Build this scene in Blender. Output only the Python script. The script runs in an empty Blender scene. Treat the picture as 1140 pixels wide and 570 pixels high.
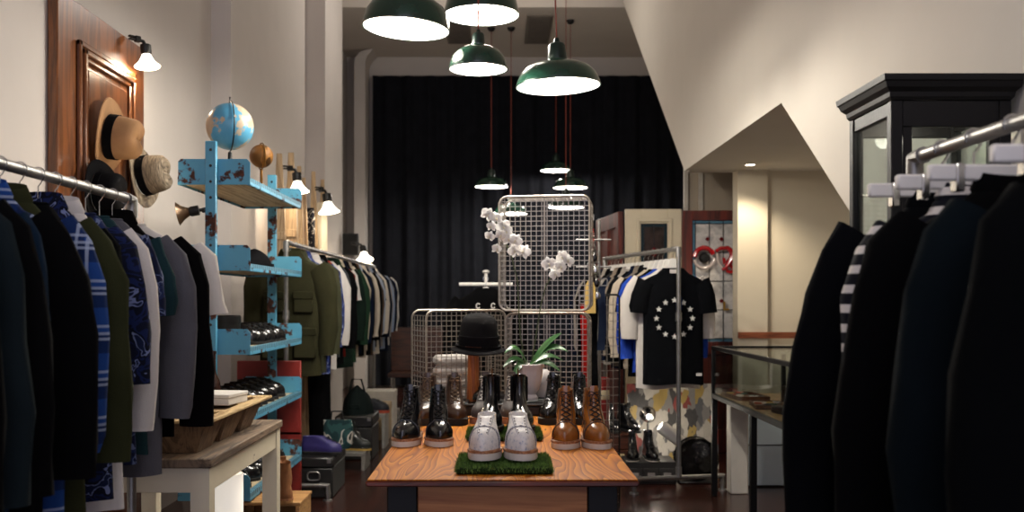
import bpy, bmesh, math, random
from mathutils import Vector, Matrix
PI = math.pi
R = math.radians
COL = bpy.context.scene.collection
H, F, VX, VY = 1.3, 1100.0, 555.0, 335.0      # eye height, focal length in pixels, vanishing point


def P(px, py, Y):
    return Vector(((px - VX) * Y / F, Y, H - (py - VY) * Y / F))


# ------------------------------------------------------------------ mesh builder
class MB:
    def __init__(s):
        s.v, s.f, s.m, s.cur = [], [], [], 0

    def add(s, vs, fs):
        b = len(s.v)
        s.v.extend([tuple(p) for p in vs])
        for f in fs:
            s.f.append(tuple(i + b for i in f))
            s.m.append(s.cur)
        return b

    def box(s, x0, x1, y0, y1, z0, z1, bev=0.0):
        if bev <= 0:
            vs = [(x, y, z) for x in (x0, x1) for y in (y0, y1) for z in (z0, z1)]
            return s.add(vs, [(0, 1, 3, 2), (4, 6, 7, 5), (0, 4, 5, 1), (2, 3, 7, 6), (0, 2, 6, 4), (1, 5, 7, 3)])
        c = ((x0 + x1) / 2, (y0 + y1) / 2, (z0 + z1) / 2)
        h = ((x1 - x0) / 2, (y1 - y0) / 2, (z1 - z0) / 2)
        b = min(bev, h[0] * .9, h[1] * .9, h[2] * .9)
        vs, idx = [], {}
        for sx in (-1, 1):
            for sy in (-1, 1):
                for sz in (-1, 1):
                    sg = (sx, sy, sz)
                    for a in range(3):
                        p = [c[k] + sg[k] * (h[k] if k == a else h[k] - b) for k in range(3)]
                        idx[(sg, a)] = len(vs)
                        vs.append(tuple(p))
        fs = []
        for a in range(3):
            o1, o2 = [k for k in range(3) if k != a]
            for sa in (-1, 1):
                q = []
                for s1, s2 in ((-1, -1), (1, -1), (1, 1), (-1, 1)):
                    g = [0, 0, 0]; g[a] = sa; g[o1] = s1; g[o2] = s2
                    q.append(idx[(tuple(g), a)])
                fs.append(q)
        for a in range(3):
            o1, o2 = [k for k in range(3) if k != a]
            for s1 in (-1, 1):
                for s2 in (-1, 1):
                    g0 = [0, 0, 0]; g0[a] = -1; g0[o1] = s1; g0[o2] = s2
                    g1 = list(g0); g1[a] = 1
                    fs.append([idx[(tuple(g0), o1)], idx[(tuple(g0), o2)], idx[(tuple(g1), o2)], idx[(tuple(g1), o1)]])
        for sx in (-1, 1):
            for sy in (-1, 1):
                for sz in (-1, 1):
                    fs.append([idx[((sx, sy, sz), a)] for a in range(3)])
        return s.add(vs, fs)

    def loft(s, rings, cap0=True, cap1=True, wrap=True):
        n = len(rings[0])
        vs = [p for r in rings for p in r]
        fs = []
        for i in range(len(rings) - 1):
            for j in range(n if wrap else n - 1):
                k = (j + 1) % n
                fs.append((i * n + j, i * n + k, (i + 1) * n + k, (i + 1) * n + j))
        if cap0: fs.append(tuple(range(n))[::-1])
        if cap1: fs.append(tuple((len(rings) - 1) * n + j for j in range(n)))
        return s.add(vs, fs)

    def tube(s, pts, r, seg=8, closed=False, caps=True, flat=1.0, up=None):
        pts = [Vector(p) for p in pts]
        n = len(pts)
        rs = r if isinstance(r, (list, tuple)) else [r] * n
        rings = []
        pn = None
        for i in range(n):
            if closed:
                d = pts[(i + 1) % n] - pts[i - 1]
            else:
                d = pts[min(i + 1, n - 1)] - pts[max(i - 1, 0)]
            if d.length < 1e-9: d = Vector((0, 0, 1))
            d.normalize()
            if up is not None:
                a = Vector(up)
            elif pn is None:
                a = Vector((0, 0, 1)) if abs(d.z) < .9 else Vector((1, 0, 0))
            else:
                a = pn
            u = a - d * a.dot(d)
            if u.length < 1e-6:
                a = Vector((0, 1, 0)); u = a - d * a.dot(d)
            u.normalize(); pn = u
            w = d.cross(u)
            rings.append([pts[i] + u * (rs[i] * flat * math.cos(2 * PI * k / seg)) + w * (rs[i] * math.sin(2 * PI * k / seg)) for k in range(seg)])
        if closed: rings.append(rings[0])
        return s.loft(rings, caps and not closed, caps and not closed)

    def bar(s, a, b, w, t, up=(0, 0, 1)):
        """a square-section bar from a to b: w across, t along up"""
        a, b = Vector(a), Vector(b)
        d = (b - a).normalized()
        u = Vector(up) - d * Vector(up).dot(d)
        if u.length < 1e-5: u = Vector((1, 0, 0)) - d * d.x
        u.normalize(); x = d.cross(u)
        q = [(-1, -1), (1, -1), (1, 1), (-1, 1)]
        return s.loft([[p + x * (i * w / 2) + u * (j * t / 2) for i, j in q] for p in (a, b)])

    def lathe(s, prof, seg=24, c=(0, 0, 0), cap0=False, cap1=False):
        rings = [[(c[0] + r * math.cos(2 * PI * k / seg), c[1] + r * math.sin(2 * PI * k / seg), c[2] + z) for k in range(seg)] for r, z in prof]
        return s.loft(rings, cap0, cap1)

    def ball(s, c, r, seg=14, rings=9):
        rx, ry, rz = r if isinstance(r, (list, tuple)) else (r, r, r)
        rr = []
        for i in range(rings + 1):
            a = -PI / 2 + PI * i / rings
            k = max(math.cos(a), 1e-3)
            rr.append([(c[0] + rx * k * math.cos(2 * PI * j / seg), c[1] + ry * k * math.sin(2 * PI * j / seg), c[2] + rz * math.sin(a)) for j in range(seg)])
        return s.loft(rr, True, True)

    def prism(s, poly, d, axis='y', o=0.0):
        """poly of 2-d points extruded by d along axis from o; for 'y' poly is (x,z), for 'x' (y,z), for 'z' (x,y)"""
        def m(p, t):
            return {'y': (p[0], t, p[1]), 'x': (t, p[0], p[1]), 'z': (p[0], p[1], t)}[axis]
        return s.loft([[m(p, o) for p in poly], [m(p, o + d) for p in poly]])

    def xf(s, M, start=0):
        for i in range(start, len(s.v)):
            s.v[i] = tuple(M @ Vector(s.v[i]))
        return s

    def build(s, name, mats, parent=None, smooth=True, ang=40, fix=True, **tags):
        me = bpy.data.meshes.new(name)
        me.from_pydata(s.v, [], s.f)
        if fix:
            bm = bmesh.new(); bm.from_mesh(me)
            bmesh.ops.recalc_face_normals(bm, faces=bm.faces)
            bm.to_mesh(me); bm.free()
        if not isinstance(mats, (list, tuple)): mats = [mats]
        for m in mats: me.materials.append(m)
        if len(mats) > 1:
            me.polygons.foreach_set('material_index', s.m)
        if smooth:
            me.polygons.foreach_set('use_smooth', [True] * len(me.polygons))
            me.set_sharp_from_angle(angle=R(ang))
        me.update()
        o = bpy.data.objects.new(name, me)
        COL.objects.link(o)
        if parent is not None: o.parent = parent
        for k, v in tags.items(): o[k] = v
        return o


def tag(o, label, cat, group=None):
    o['label'] = label; o['category'] = cat
    if group: o['group'] = group
    return o


def thing(name, label, cat, loc=(0, 0, 0), rz=0.0, group=None):
    o = bpy.data.objects.new(name, None)
    COL.objects.link(o)
    o.empty_display_size = .05
    o.location = loc; o.rotation_euler = (0, 0, rz)
    return tag(o, label, cat, group)


def structure(mb, name, mats, **k):
    o = mb.build(name, mats, **k)
    o['kind'] = 'structure'
    return o


def dup(root, loc=None, rz=None, label=None, group=None):
    r = root.copy(); COL.objects.link(r)
    if loc is not None: r.location = loc
    if rz is not None: r.rotation_euler = (0, 0, rz)
    if label: r['label'] = label
    if group: r['group'] = group
    for ch in list(root.children):
        c = ch.copy(); COL.objects.link(c); c.parent = r
        for g in list(ch.children):
            d = g.copy(); COL.objects.link(d); d.parent = c
    return r


def lamp_light(name, parent, loc, watts, col=(1, .86, .68), radius=.03, spot=None):
    d = bpy.data.lights.new(name, 'SPOT' if spot else 'POINT')
    d.energy = watts; d.color = col; d.shadow_soft_size = radius
    if spot: d.spot_size = spot; d.spot_blend = .6
    o = bpy.data.objects.new(name, d)
    COL.objects.link(o); o.location = loc
    if parent is not None: o.parent = parent
    return o


# ------------------------------------------------------------------ materials
def lin(h):
    if not isinstance(h, str): return tuple(h) + (1,) if len(h) == 3 else tuple(h)
    h = h.lstrip('#')
    c = [int(h[i:i + 2], 16) / 255 for i in (0, 2, 4)]
    return tuple(x / 12.92 if x <= .04045 else ((x + .055) / 1.055) ** 2.4 for x in c) + (1,)


class NT:
    def __init__(s, name):
        s.mat = bpy.data.materials.new(name)
        s.mat.use_nodes = True
        s.t = s.mat.node_tree
        s.b = next(n for n in s.t.nodes if n.type == 'BSDF_PRINCIPLED')
        s._co = None

    def n(s, typ, **k):
        x = s.t.nodes.new(typ)
        for a, v in k.items():
            if a in x.bl_rna.properties: setattr(x, a, v)
        return x

    def ln(s, a, b): s.t.links.new(a, b)

    def set(s, k, v): s.b.inputs[k].default_value = v

    def co(s, scale=(1, 1, 1), rot=(0, 0, 0), kind='Object'):
        c = s.n('ShaderNodeTexCoord'); m = s.n('ShaderNodeMapping')
        m.inputs['Scale'].default_value = scale; m.inputs['Rotation'].default_value = rot
        s.ln(c.outputs[kind], m.inputs['Vector'])
        return m.outputs[0]

    def noise(s, vec, scale, detail=3, rough=.55, dist=0):
        x = s.n('ShaderNodeTexNoise')
        x.inputs['Scale'].default_value = scale; x.inputs['Detail'].default_value = detail
        x.inputs['Roughness'].default_value = rough; x.inputs['Distortion'].default_value = dist
        s.ln(vec, x.inputs['Vector'])
        return x.outputs['Fac']

    def ramp(s, fac, stops, mode='LINEAR'):
        r = s.n('ShaderNodeValToRGB')
        r.color_ramp.interpolation = mode
        e = r.color_ramp.elements
        while len(e) < len(stops): e.new(.5)
        for i, (p, c) in enumerate(stops):
            e[i].position = p; e[i].color = lin(c)
        s.ln(fac, r.inputs[0])
        return r.outputs[0]

    def math(s, op, a, b=0.0):
        x = s.n('ShaderNodeMath'); x.operation = op
        for i, q in enumerate((a, b)):
            if isinstance(q, (int, float)): x.inputs[i].default_value = q
            else: s.ln(q, x.inputs[i])
        return x.outputs[0]

    def mix(s, fac, a, b):
        x = s.n('ShaderNodeMix'); x.data_type = 'RGBA'
        for i, q in ((0, fac), (6, a), (7, b)):
            if isinstance(q, (int, float)): x.inputs[i].default_value = q
            elif isinstance(q, (str, tuple)): x.inputs[i].default_value = lin(q)
            else: s.ln(q, x.inputs[i])
        return x.outputs[2]

    def bump(s, h, strength=.3, dist=.01):
        x = s.n('ShaderNodeBump')
        x.inputs['Strength'].default_value = strength; x.inputs['Distance'].default_value = dist
        s.ln(h, x.inputs['Height']); s.ln(x.outputs[0], s.b.inputs['Normal'])

    def color(s, c): s.ln(c, s.b.inputs['Base Color'])


MATS = {}


def pm(name, col, rough=.6, metal=0.0, var=.12, vs=12, bump=0.0, bs=60, spec=.5, coat=0.0, sheen=0.0):
    """plain material with gentle mottling and an optional grain"""
    if name in MATS: return MATS[name]
    t = NT(name)
    c = lin(col)
    t.set('Roughness', rough); t.set('Metallic', metal); t.set('Specular IOR Level', spec)
    if coat: t.set('Coat Weight', coat); t.set('Coat Roughness', .08)
    if sheen: t.set('Sheen Weight', sheen)
    v = t.co()
    if var:
        lo = tuple(x * (1 - var) for x in c[:3]); hi = tuple(min(1, x * (1 + var)) for x in c[:3])
        t.color(t.ramp(t.noise(v, vs, 4), [(.3, lo), (.7, hi)]))
    else:
        t.set('Base Color', c)
    if bump: t.bump(t.noise(v, bs, 3), bump, .004)
    MATS[name] = t.mat
    return t.mat


def fab(name, col, var=.16):
    return pm('fabric_' + name, col, .95, 0, var, 7, .25, 260, .06)


def wood(name, dark, light, scale=1.0, axis='y', rough=.5, ring=6.0, coat=0.0):
    if name in MATS: return MATS[name]
    t = NT(name)
    sc = {'y': (7, .7, 7), 'x': (.7, 7, 7), 'z': (7, 7, .7)}[axis]
    v = t.co(tuple(x * scale for x in sc))
    a = t.noise(v, 1.2, 5, .6, 1.1)
    w = t.math('FRACT', t.math('MULTIPLY', a, ring))
    w = t.math('ABSOLUTE', t.math('SUBTRACT', w, .5))
    fine = t.noise(t.co(tuple(x * scale * 9 for x in sc)), 1.0, 2)
    m = t.math('ADD', t.math('MULTIPLY', w, 1.3), t.math('MULTIPLY', fine, .35))
    t.color(t.ramp(m, [(.12, dark), (.75, light)]))
    t.set('Roughness', rough)
    if coat: t.set('Coat Weight', coat); t.set('Coat Roughness', .15)
    t.bump(m, .12, .002)
    MATS[name] = t.mat
    return t.mat


def rusty(name, paint, amount=.42, rough=.42):
    if name in MATS: return MATS[name]
    t = NT(name)
    v = t.co()
    n1 = t.noise(v, 9, 6, .62)
    msk = t.ramp(n1, [(amount - .02, (1, 1, 1)), (amount + .02, (0, 0, 0))])
    p = t.mix(t.noise(v, 5, 3), paint, tuple(min(1, x * 1.25) for x in lin(paint)[:3]))
    r = t.ramp(t.noise(v, 40, 4), [(.3, '#2a1712'), (.7, '#5d3423')])
    t.color(t.mix(msk, p, r))
    t.ln(t.ramp(msk, [(0, (rough,) * 3), (1, (.9,) * 3)]), t.b.inputs['Roughness'])
    MATS[name] = t.mat
    return t.mat


def emit(name, col, strength):
    if name in MATS: return MATS[name]
    t = NT(name)
    t.set('Base Color', lin(col)); t.set('Emission Color', lin(col)); t.set('Emission Strength', strength)
    MATS[name] = t.mat
    return t.mat


def glass_mat(name='clear_glass', tint=(.93, .97, .96), refl=.05):
    """thin pane: mostly see-through with a mirror glint"""
    if name in MATS: return MATS[name]
    m = bpy.data.materials.new(name); m.use_nodes = True
    nt = m.node_tree; nt.nodes.clear()
    o = nt.nodes.new('ShaderNodeOutputMaterial'); mx = nt.nodes.new('ShaderNodeMixShader')
    tr = nt.nodes.new('ShaderNodeBsdfTransparent'); gl = nt.nodes.new('ShaderNodeBsdfGlossy')
    fr = nt.nodes.new('ShaderNodeFresnel'); fr.inputs['IOR'].default_value = 1.45
    mp = nt.nodes.new('ShaderNodeMath'); mp.operation = 'MULTIPLY'; mp.inputs[1].default_value = refl * 10
    tr.inputs[0].default_value = tint + (1,); gl.inputs['Roughness'].default_value = .03
    nt.links.new(fr.outputs[0], mp.inputs[0]); nt.links.new(mp.outputs[0], mx.inputs[0])
    nt.links.new(tr.outputs[0], mx.inputs[1]); nt.links.new(gl.outputs[0], mx.inputs[2]); nt.links.new(mx.outputs[0], o.inputs[0])
    MATS[name] = m
    return m


def plaid_mat():
    t = NT('fabric_blue_plaid')
    c = t.n('ShaderNodeTexCoord'); sp = t.n('ShaderNodeSeparateXYZ')
    t.ln(c.outputs['Object'], sp.inputs[0])
    x, z = sp.outputs[0], sp.outputs[2]
    def band(v, f, ph, w):
        return t.math('LESS_THAN', t.math('FRACT', t.math('ADD', t.math('MULTIPLY', v, f), ph)), w)
    col = '#1c3f80'
    m = t.mix(t.math('MULTIPLY', band(x, 9, .1, .45), .75), col, '#0d1a3c')
    m = t.mix(t.math('MULTIPLY', band(z, 9, .3, .45), .75), m, '#0d1a3c')
    for v, ph in ((x, .62), (x, .82), (z, .9), (z, .74), (z, .02)):
        m = t.mix(t.math('MULTIPLY', band(v, 9, ph, .06), .6), m, '#a9b6d0')
    t.color(m); t.set('Roughness', .9); t.set('Specular IOR Level', .15)
    t.bump(t.noise(t.co(), 220, 2), .2, .003)
    return t.mat


def stripe_mat(name='fabric_stripe', a='#11131b', b='#d8d2cc', f=24.0, duty=.42):
    t = NT(name)
    c = t.n('ShaderNodeTexCoord'); sp = t.n('ShaderNodeSeparateXYZ')
    t.ln(c.outputs['Object'], sp.inputs[0])
    k = t.math('LESS_THAN', t.math('FRACT', t.math('MULTIPLY', sp.outputs[2], f)), duty)
    t.color(t.mix(k, a, b)); t.set('Roughness', .9); t.set('Specular IOR Level', .15)
    return t.mat


def blotch_mat(name, stops, scale=9, dist=1.5, rough=.9):
    t = NT(name)
    t.color(t.ramp(t.noise(t.co(), scale, 2, .5, dist), stops, 'CONSTANT'))
    t.set('Roughness', rough); t.set('Specular IOR Level', .2)
    return t.mat


M_wall = pm('wall_plaster', '#cdc6c0', .9, 0, .03, 2.2, .12, 30, .2)
M_wall2 = pm('stair_plaster', '#d4cdc2', .9, 0, .025, 1.7, .1, 30, .2)
M_ceil = pm('ceiling_plaster', '#ddd5cb', .95, 0, .03, 1.5, .1, 25, .2)
M_steel = pm('galvanised_pipe', '#8f8d8a', .42, .9, .12, 30)
M_chrome = pm('bright_steel', '#cfd0d0', .2, 1.0, .05, 30)
M_black = pm('black_metal', '#141414', .4, .3, .15, 20)
M_blackwood = pm('black_lacquered_wood', '#080708', .5, 0, .25, 10, .1, 80, .3)
M_white = pm('white_paint', '#dcd6ca', .6, 0, .05, 8)
M_hangw = pm('white_hanger', '#e6e2da', .45, 0, .03, 10)
M_woodh = wood('hanger_wood', '#8a5c35', '#c99a66', 2, 'x', .45)
M_glass = glass_mat()
M_blue = rusty('blue_flaked_paint', '#4f94b2', .43)
M_red = pm('red_paint', '#7c2019', .5, 0, .2, 6, .1, 40)
M_darkleather = pm('black_leather', '#0e0d0e', .26, 0, .25, 18, .12, 130, .6)
M_rub = pm('dark_rubber', '#161514', .8)
M_bulb = emit('lit_bulb', '#fff1dc', 22)
M_inner = pm('white_enamel', '#f4f3ee', .35, 0, .02, 6)
EXPOSURE = -0.1
WORLD = 1.5
LAMPC = (1, .94, .84)
GLOBEC = (1, .93, .85)
WG1, WG2, WG3 = 28, 12, 72
# ------------------------------------------------------------------ camera, world
sc = bpy.context.scene
cam_d = bpy.data.cameras.new('camera'); cam = bpy.data.objects.new('camera', cam_d); COL.objects.link(cam)
cam.location = (0, 0, H); cam.rotation_euler = (PI / 2, 0, 0)
cam_d.sensor_width = 36; cam_d.lens = F / 1140 * 36
cam_d.shift_x = (570 - VX) / 1140; cam_d.shift_y = (VY - 285) / 1140
cam_d.clip_start = .05; cam_d.clip_end = 60
cam_d.dof.use_dof = True; cam_d.dof.focus_distance = 3.95; cam_d.dof.aperture_fstop = 3.2
sc.camera = cam
sc.view_settings.view_transform = 'Standard'
try: sc.view_settings.look = 'None'
except Exception: pass
sc.view_settings.gamma = 1; sc.view_settings.use_curve_mapping = False
sc.view_settings.exposure = EXPOSURE
W = bpy.data.worlds.new('street_daylight'); sc.world = W; W.use_nodes = True
bgn = W.node_tree.nodes['Background']
bgn.inputs[0].default_value = (.74, .73, .92, 1); bgn.inputs[1].default_value = WORLD

# ------------------------------------------------------------------ room shell
def floor_mat():
    t = NT('polished_dark_boards')
    v = t.co((1, 1, 1), (0, 0, PI / 2))
    b = t.n('ShaderNodeTexBrick')
    b.inputs['Scale'].default_value = 1; b.inputs['Brick Width'].default_value = 1.6
    b.inputs['Row Height'].default_value = .085; b.inputs['Mortar Size'].default_value = .0025
    b.inputs['Color1'].default_value = lin('#2e1610'); b.inputs['Color2'].default_value = lin('#43221a')
    b.inputs['Mortar'].default_value = lin('#0a0605')
    t.ln(v, b.inputs['Vector'])
    g = t.noise(t.co((30, 2, 1)), 1.5, 4)
    t.color(t.mix(t.math('MULTIPLY', g, .45), b.outputs[0], '#170a07'))
    t.set('Roughness', .22); t.bump(t.noise(t.co((8, 1, 1)), 2, 3), .06, .003)
    return t.mat


m = MB(); m.box(-2.6, 3.3, -1.5, 15.3, -.1, 0); structure(m, 'floor', floor_mat(), smooth=False)
m = MB()
m.prism([(-2.6, -1.5), (-2.1, -1.5), (-2.1, 7.22), (-1.955, 7.22), (-1.955, 10), (-1.755, 10), (-1.755, 11.1), (-2.3, 11.1), (-2.3, 15), (-2.6, 15)], 5.8, 'z')
structure(m, 'wall_left', M_wall, smooth=False)
m = MB(); m.box(-2.6, 3.3, 15, 15.2, 0, 5.0); structure(m, 'wall_back', M_wall, smooth=False)
m = MB()
m.box(-2.12, -1.96, 14.5, 15, 0, 4.8)
arc = [(-2.12, 4.8), (-2.1, 4.88), (-2.04, 4.95), (-1.96, 4.985), (-1.85, 5.0), (-1.85, 4.99), (-1.93, 4.9), (-1.96, 4.8)]
m.prism(arc, .5, 'y', 14.5)
structure(m, 'trim_1', M_wall, smooth=False)
m = MB(); m.box(-1.9, 3.1, 14.9, 15.0, 4.66, 4.70); structure(m, 'trim_2', pm('grey_lintel', '#6f675e'), smooth=False)
m = MB(); m.box(-2.6, 3.3, -1.5, 12.45, 5.8, 5.9); m.box(-2.6, 3.3, 12.45, 15.2, 5.0, 5.8)
structure(m, 'ceiling', M_ceil, smooth=False)
m = MB()
m.prism([(-1.5, 0), (1.65, 0), (5.24, 2.35), (7.97, 2.35), (12.4, 5.23), (12.4, 5.8), (-1.5, 5.8)], .1, 'x', 1.5)
structure(m, 'wall_stair', M_wall2, smooth=False)
m = MB(); m.box(1.55, 3.1, 5.24, 8.1, 2.352, 2.45); structure(m, 'ceiling_landing', M_wall2, smooth=False)
m = MB(); m.prism([(1.7, .02), (5.24, 2.355), (5.24, 2.45), (1.6, .1)], 1.5, 'x', 1.6)
structure(m, 'ceiling_stair', M_wall2, smooth=False)
m = MB(); m.prism([(8.0, 2.36), (12.4, 5.23), (12.4, 5.33), (8.0, 2.46)], 1.5, 'x', 1.6)
structure(m, 'ceiling_upper_stair', M_wall2, smooth=False)
m = MB(); m.box(3.1, 3.3, -1.5, 15, 0, 5.8); structure(m, 'wall_right', M_wall2, smooth=False)
m = MB(); m.box(1.92, 3.1, 8.0, 8.1, 0, 2.352); m.box(1.92, 2.16, 7.93, 8.0, 0, 2.352)
structure(m, 'wall_landing', pm('warm_cream_plaster', '#cfc4ae', .85, 0, .03, 2), smooth=False)
m = MB(); m.box(1.69, 3.1, 8.9, 9.0, 0, 3.2); structure(m, 'wall_recess', pm('tan_plaster', '#a39684', .9, 0, .05, 3), smooth=False)
m = MB(); m.box(1.665, 1.70, 8.86, 8.9, 0, 3.2); m.box(1.80, 1.835, 8.87, 8.9, 2.05, 3.2); structure(m, 'trim_3', pm('pale_trim', '#b9b1a4'), smooth=False)
m = MB(); m.box(1.92, 2.55, 7.9, 7.93, 1.0, 1.05); structure(m, 'trim_4', wood('rail_wood', '#5b2c18', '#8a4a2a', 1, 'x'), smooth=False)
m = MB(); m.box(1.56, 1.68, 6.64, 6.76, 0, .66, .006)
tag(m.build('white_post', M_white), 'white painted square post standing on the floor under the end of the jewellery case', 'post')

# air vents in the rear ceiling
for i, (x, lab) in enumerate(((.37, 'grey ceiling air vent behind the tall dome pendant lamps'), (-.72, 'grey ceiling air vent half hidden behind the overlapping pendant lamps'))):
    t = thing('ceiling_vent', lab, 'air vent', (x, 12.75, 4.99))
    mv = pm('vent_grey', '#857c72', .7)
    m = MB(); m.box(0, .34, 0, 1.4, -.012, .01, .004); m.build('frame', mv, t)
    m = MB()
    for k in range(16): m.box(.03, .31, .05 + k * .083, .09 + k * .083, -.022, -.006)
    m.build('grille', pm('vent_dark', '#6d655d', .7), t)

# curtain
def wave_cloth(x0, x1, y, z0, z1, n, amp, seed=1, thick=.012):
    rnd = random.Random(seed)
    ph = [rnd.uniform(0, 6.3) for _ in range(6)]
    m = MB(); top, bot, tb, bb = [], [], [], []
    fr, bk = [], []
    for k in range(n + 1):
        x = x0 + (x1 - x0) * k / n
        d = amp * (math.sin(x * 21 + ph[0] + .8 * math.sin(x * 3.1 + ph[1])) + .45 * math.sin(x * 37 + ph[2]))
        fr.append((x, d))
    loop = [(x, y + d) for x, d in fr] + [(x, y + d + thick) for x, d in reversed(fr)]
    zs = [z0, z0 + (z1 - z0) * .5, z1]
    m.loft([[(x, y + (yy - y) * (1.15 - .35 * j / 2), z) for x, yy in loop] for j, z in enumerate(zs)])
    return m


m = wave_cloth(-1.88, 3.08, 14.8, .03, 4.67, 520, .035)
tag(m.build('curtain', fab('curtain_navy', '#1a1b20')), 'floor length black curtain in soft folds across the back wall', 'curtain')

# ------------------------------------------------------------------ pendant lamps
M_green = pm('green_enamel', '#123528', .22, 0, .2, 8, 0, 60, .5, .4)
M_cord = pm('red_flex', '#8a3a28', .7)
PROF = {
    'wide': [(1, 0), (1.0, .03), (.975, .12), (.9, .29), (.77, .42), (.58, .51), (.36, .565), (.25, .59), (.235, .62)],
    'deep': [(1, 0), (1.0, .03), (.98, .15), (.93, .36), (.83, .52), (.66, .63), (.42, .70), (.26, .725), (.24, .75)],
    'dome': [(1, 0), (1.0, .03), (.975, .2), (.89, .42), (.72, .62), (.5, .735), (.32, .785), (.27, .80), (.27, .84)],
}


def pendant(px, py, dpx, D, kind, label, watts, tilt=0, grp=None):
    Y = D * F / dpx
    p = P(px, py, Y); Rr = D / 2
    t = thing('pendant_lamp', label, 'pendant lamp', p, 0, grp)
    t.rotation_euler = (0, R(tilt), 0)
    pr = PROF[kind]
    m = MB(); m.lathe([(r * Rr, z * Rr) for r, z in pr], 40); m.build('shade', M_green, t)
    m = MB(); m.tube([(Rr * math.cos(a * PI / 20), Rr * math.sin(a * PI / 20), 0) for a in range(40)], .0035, 6, True)
    m.build('rim', pm('dark_rim', '#0e1d17', .4), t)
    m = MB(); m.lathe([(r * Rr * .985 - .002, z * Rr - .004 + (.004 if i == 0 else 0)) for i, (r, z) in enumerate(pr[:-2])] + [(.02, pr[-2][1] * Rr - .006)], 40)
    m.build('reflector', M_inner, t)
    z0 = pr[-1][1] * Rr
    m = MB(); m.lathe([(.235 * Rr, z0), (.2 * Rr, z0 + .34 * Rr), (.165 * Rr, z0 + .39 * Rr), (.08 * Rr, z0 + .42 * Rr), (.05 * Rr, z0 + .52 * Rr), (.004, z0 + .53 * Rr)], 24, cap1=True)
    m.build('socket_cap', pm('dark_green_cap', '#0c211a', .35), t)
    top = (5.0 if Y > 12.45 else 5.8) - p.z
    m = MB(); m.tube([(0, 0, z0 + .5 * Rr), (0, 0, top - .03)], .0045, 6); m.build('flex', M_cord, t)
    m = MB(); m.lathe([(.055, 0), (.05, -.02), (.035, -.045), (.01, -.055)], 16, (0, 0, top), True, True); m.build('ceiling_rose', M_black, t)
    m = MB(); m.ball((0, 0, .36 * Rr), (.042, .042, .055), 12, 8); m.build('bulb', M_bulb, t)
    lamp_light('bulb_light', t, (0, 0, .1 * Rr), watts, LAMPC, .05)
    return t


WN, WF = 74, 44
pendant(452, 32, 97, .45, 'deep', 'large green enamel pendant lamp, uppermost at the left end of the cluster', WN, 4, 'pendant lamps')
pendant(536, 17, 84, .45, 'deep', 'large green pendant lamp with its top out of sight, behind the small dome lamp', WN, 0, 'pendant lamps')
pendant(532.5, 77, 65, .30, 'dome', 'small round dome green pendant lamp hanging just below two larger shades', WN * .7, 0, 'pendant lamps')
pendant(621.5, 96, 94, .45, 'wide', 'wide green pendant lamp with tall socket, lowest of the big shades', WN, -2, 'pendant lamps')
pendant(547, 208, 37, .45, 'wide', 'far green pendant lamp on a red cord above the white orchid blooms', WF, 0, 'pendant lamps')
pendant(569, 238, 37, .45, 'wide', 'far green pendant lamp seen through the top corner of the wire basket', WF, 0, 'pendant lamps')
pendant(619, 190, 35, .45, 'wide', 'far green pendant lamp, highest of the far cluster over the wire basket', WF, 0, 'pendant lamps')
pendant(635, 209, 38, .45, 'wide', 'far green pendant lamp in the middle of three over the wire basket', WF, 0, 'pendant lamps')
pendant(630, 231, 40, .45, 'wide', 'far green pendant lamp, lowest of three, showing through the wire basket top', WF, 0, 'pendant lamps')

# recessed downlight under the landing
t = thing('downlight', 'small round recessed downlight in the sloping stair ceiling', 'downlight', (1.94, 7.62, 2.352))
m = MB(); m.lathe([(.035, -.004), (.05, -.008), (.055, 0)], 20); m.build('trim_ring', M_white, t)
m = MB(); m.lathe([(.0, -.003), (.034, -.003)], 20); m.build('lens', emit('downlight_lens', '#fff0d8', 30), t)
lamp_light('downlight_beam', t, (0, 0, -.03), 42, (1, .85, .65), .03, R(120))

# ------------------------------------------------------------------ panelled door with hats, left wall
M_door = wood('varnished_door_wood', '#4f2b13', '#7c4822', .7, 'z', .32, 5, .25)
t = thing('wooden_door', 'tall varnished brown panelled door fixed to the left wall with hats hung on it', 'door', (-2.098, 4.59, 0))
m = MB(); m.box(0, .05, 0, 1.12, 0, 2.755, .006); m.build('slab', M_door, t)
m = MB()
for k, (w, h) in enumerate(((.0, .022), (.035, .034), (.06, .018))):
    a, b, c, d = .2 + w, .95 - w, 1.45 + w, 2.57 - w
    for (y0, y1, z0, z1) in ((a, a + .03, c, d), (b - .03, b, c, d), (a, b, d - .03, d), (a, b, c, c + .03)):
        m.box(.05, .05 + h, y0, y1, z0, z1, .006)
m.build('moulding', M_door, t)
m = MB(); m.box(.05, .062, .32, .83, 1.57, 2.45, .01); m.build('inset_panel', M_door, t)


def orient(o, z, up=(0, 0, 1)):
    z = Vector(z).normalized(); x = Vector(up).cross(z)
    if x.length < 1e-4: x = Vector((1, 0, 0))
    x.normalize(); y = z.cross(x)
    M = Matrix((x, y, z)).transposed()
    o.rotation_euler = M.to_euler()


def ring_el(rx, ry, z, n=32, dent=0.0, sag=0.0):
    out = []
    for k in range(n):
        a = 2 * PI * k / n
        out.append((rx * math.cos(a), ry * math.sin(a), z - dent * max(0, 1 - abs(math.sin(a)) * 1.6) * (1 if math.cos(a) > 0 else .4) + sag * math.cos(2 * a)))
    return out


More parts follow.
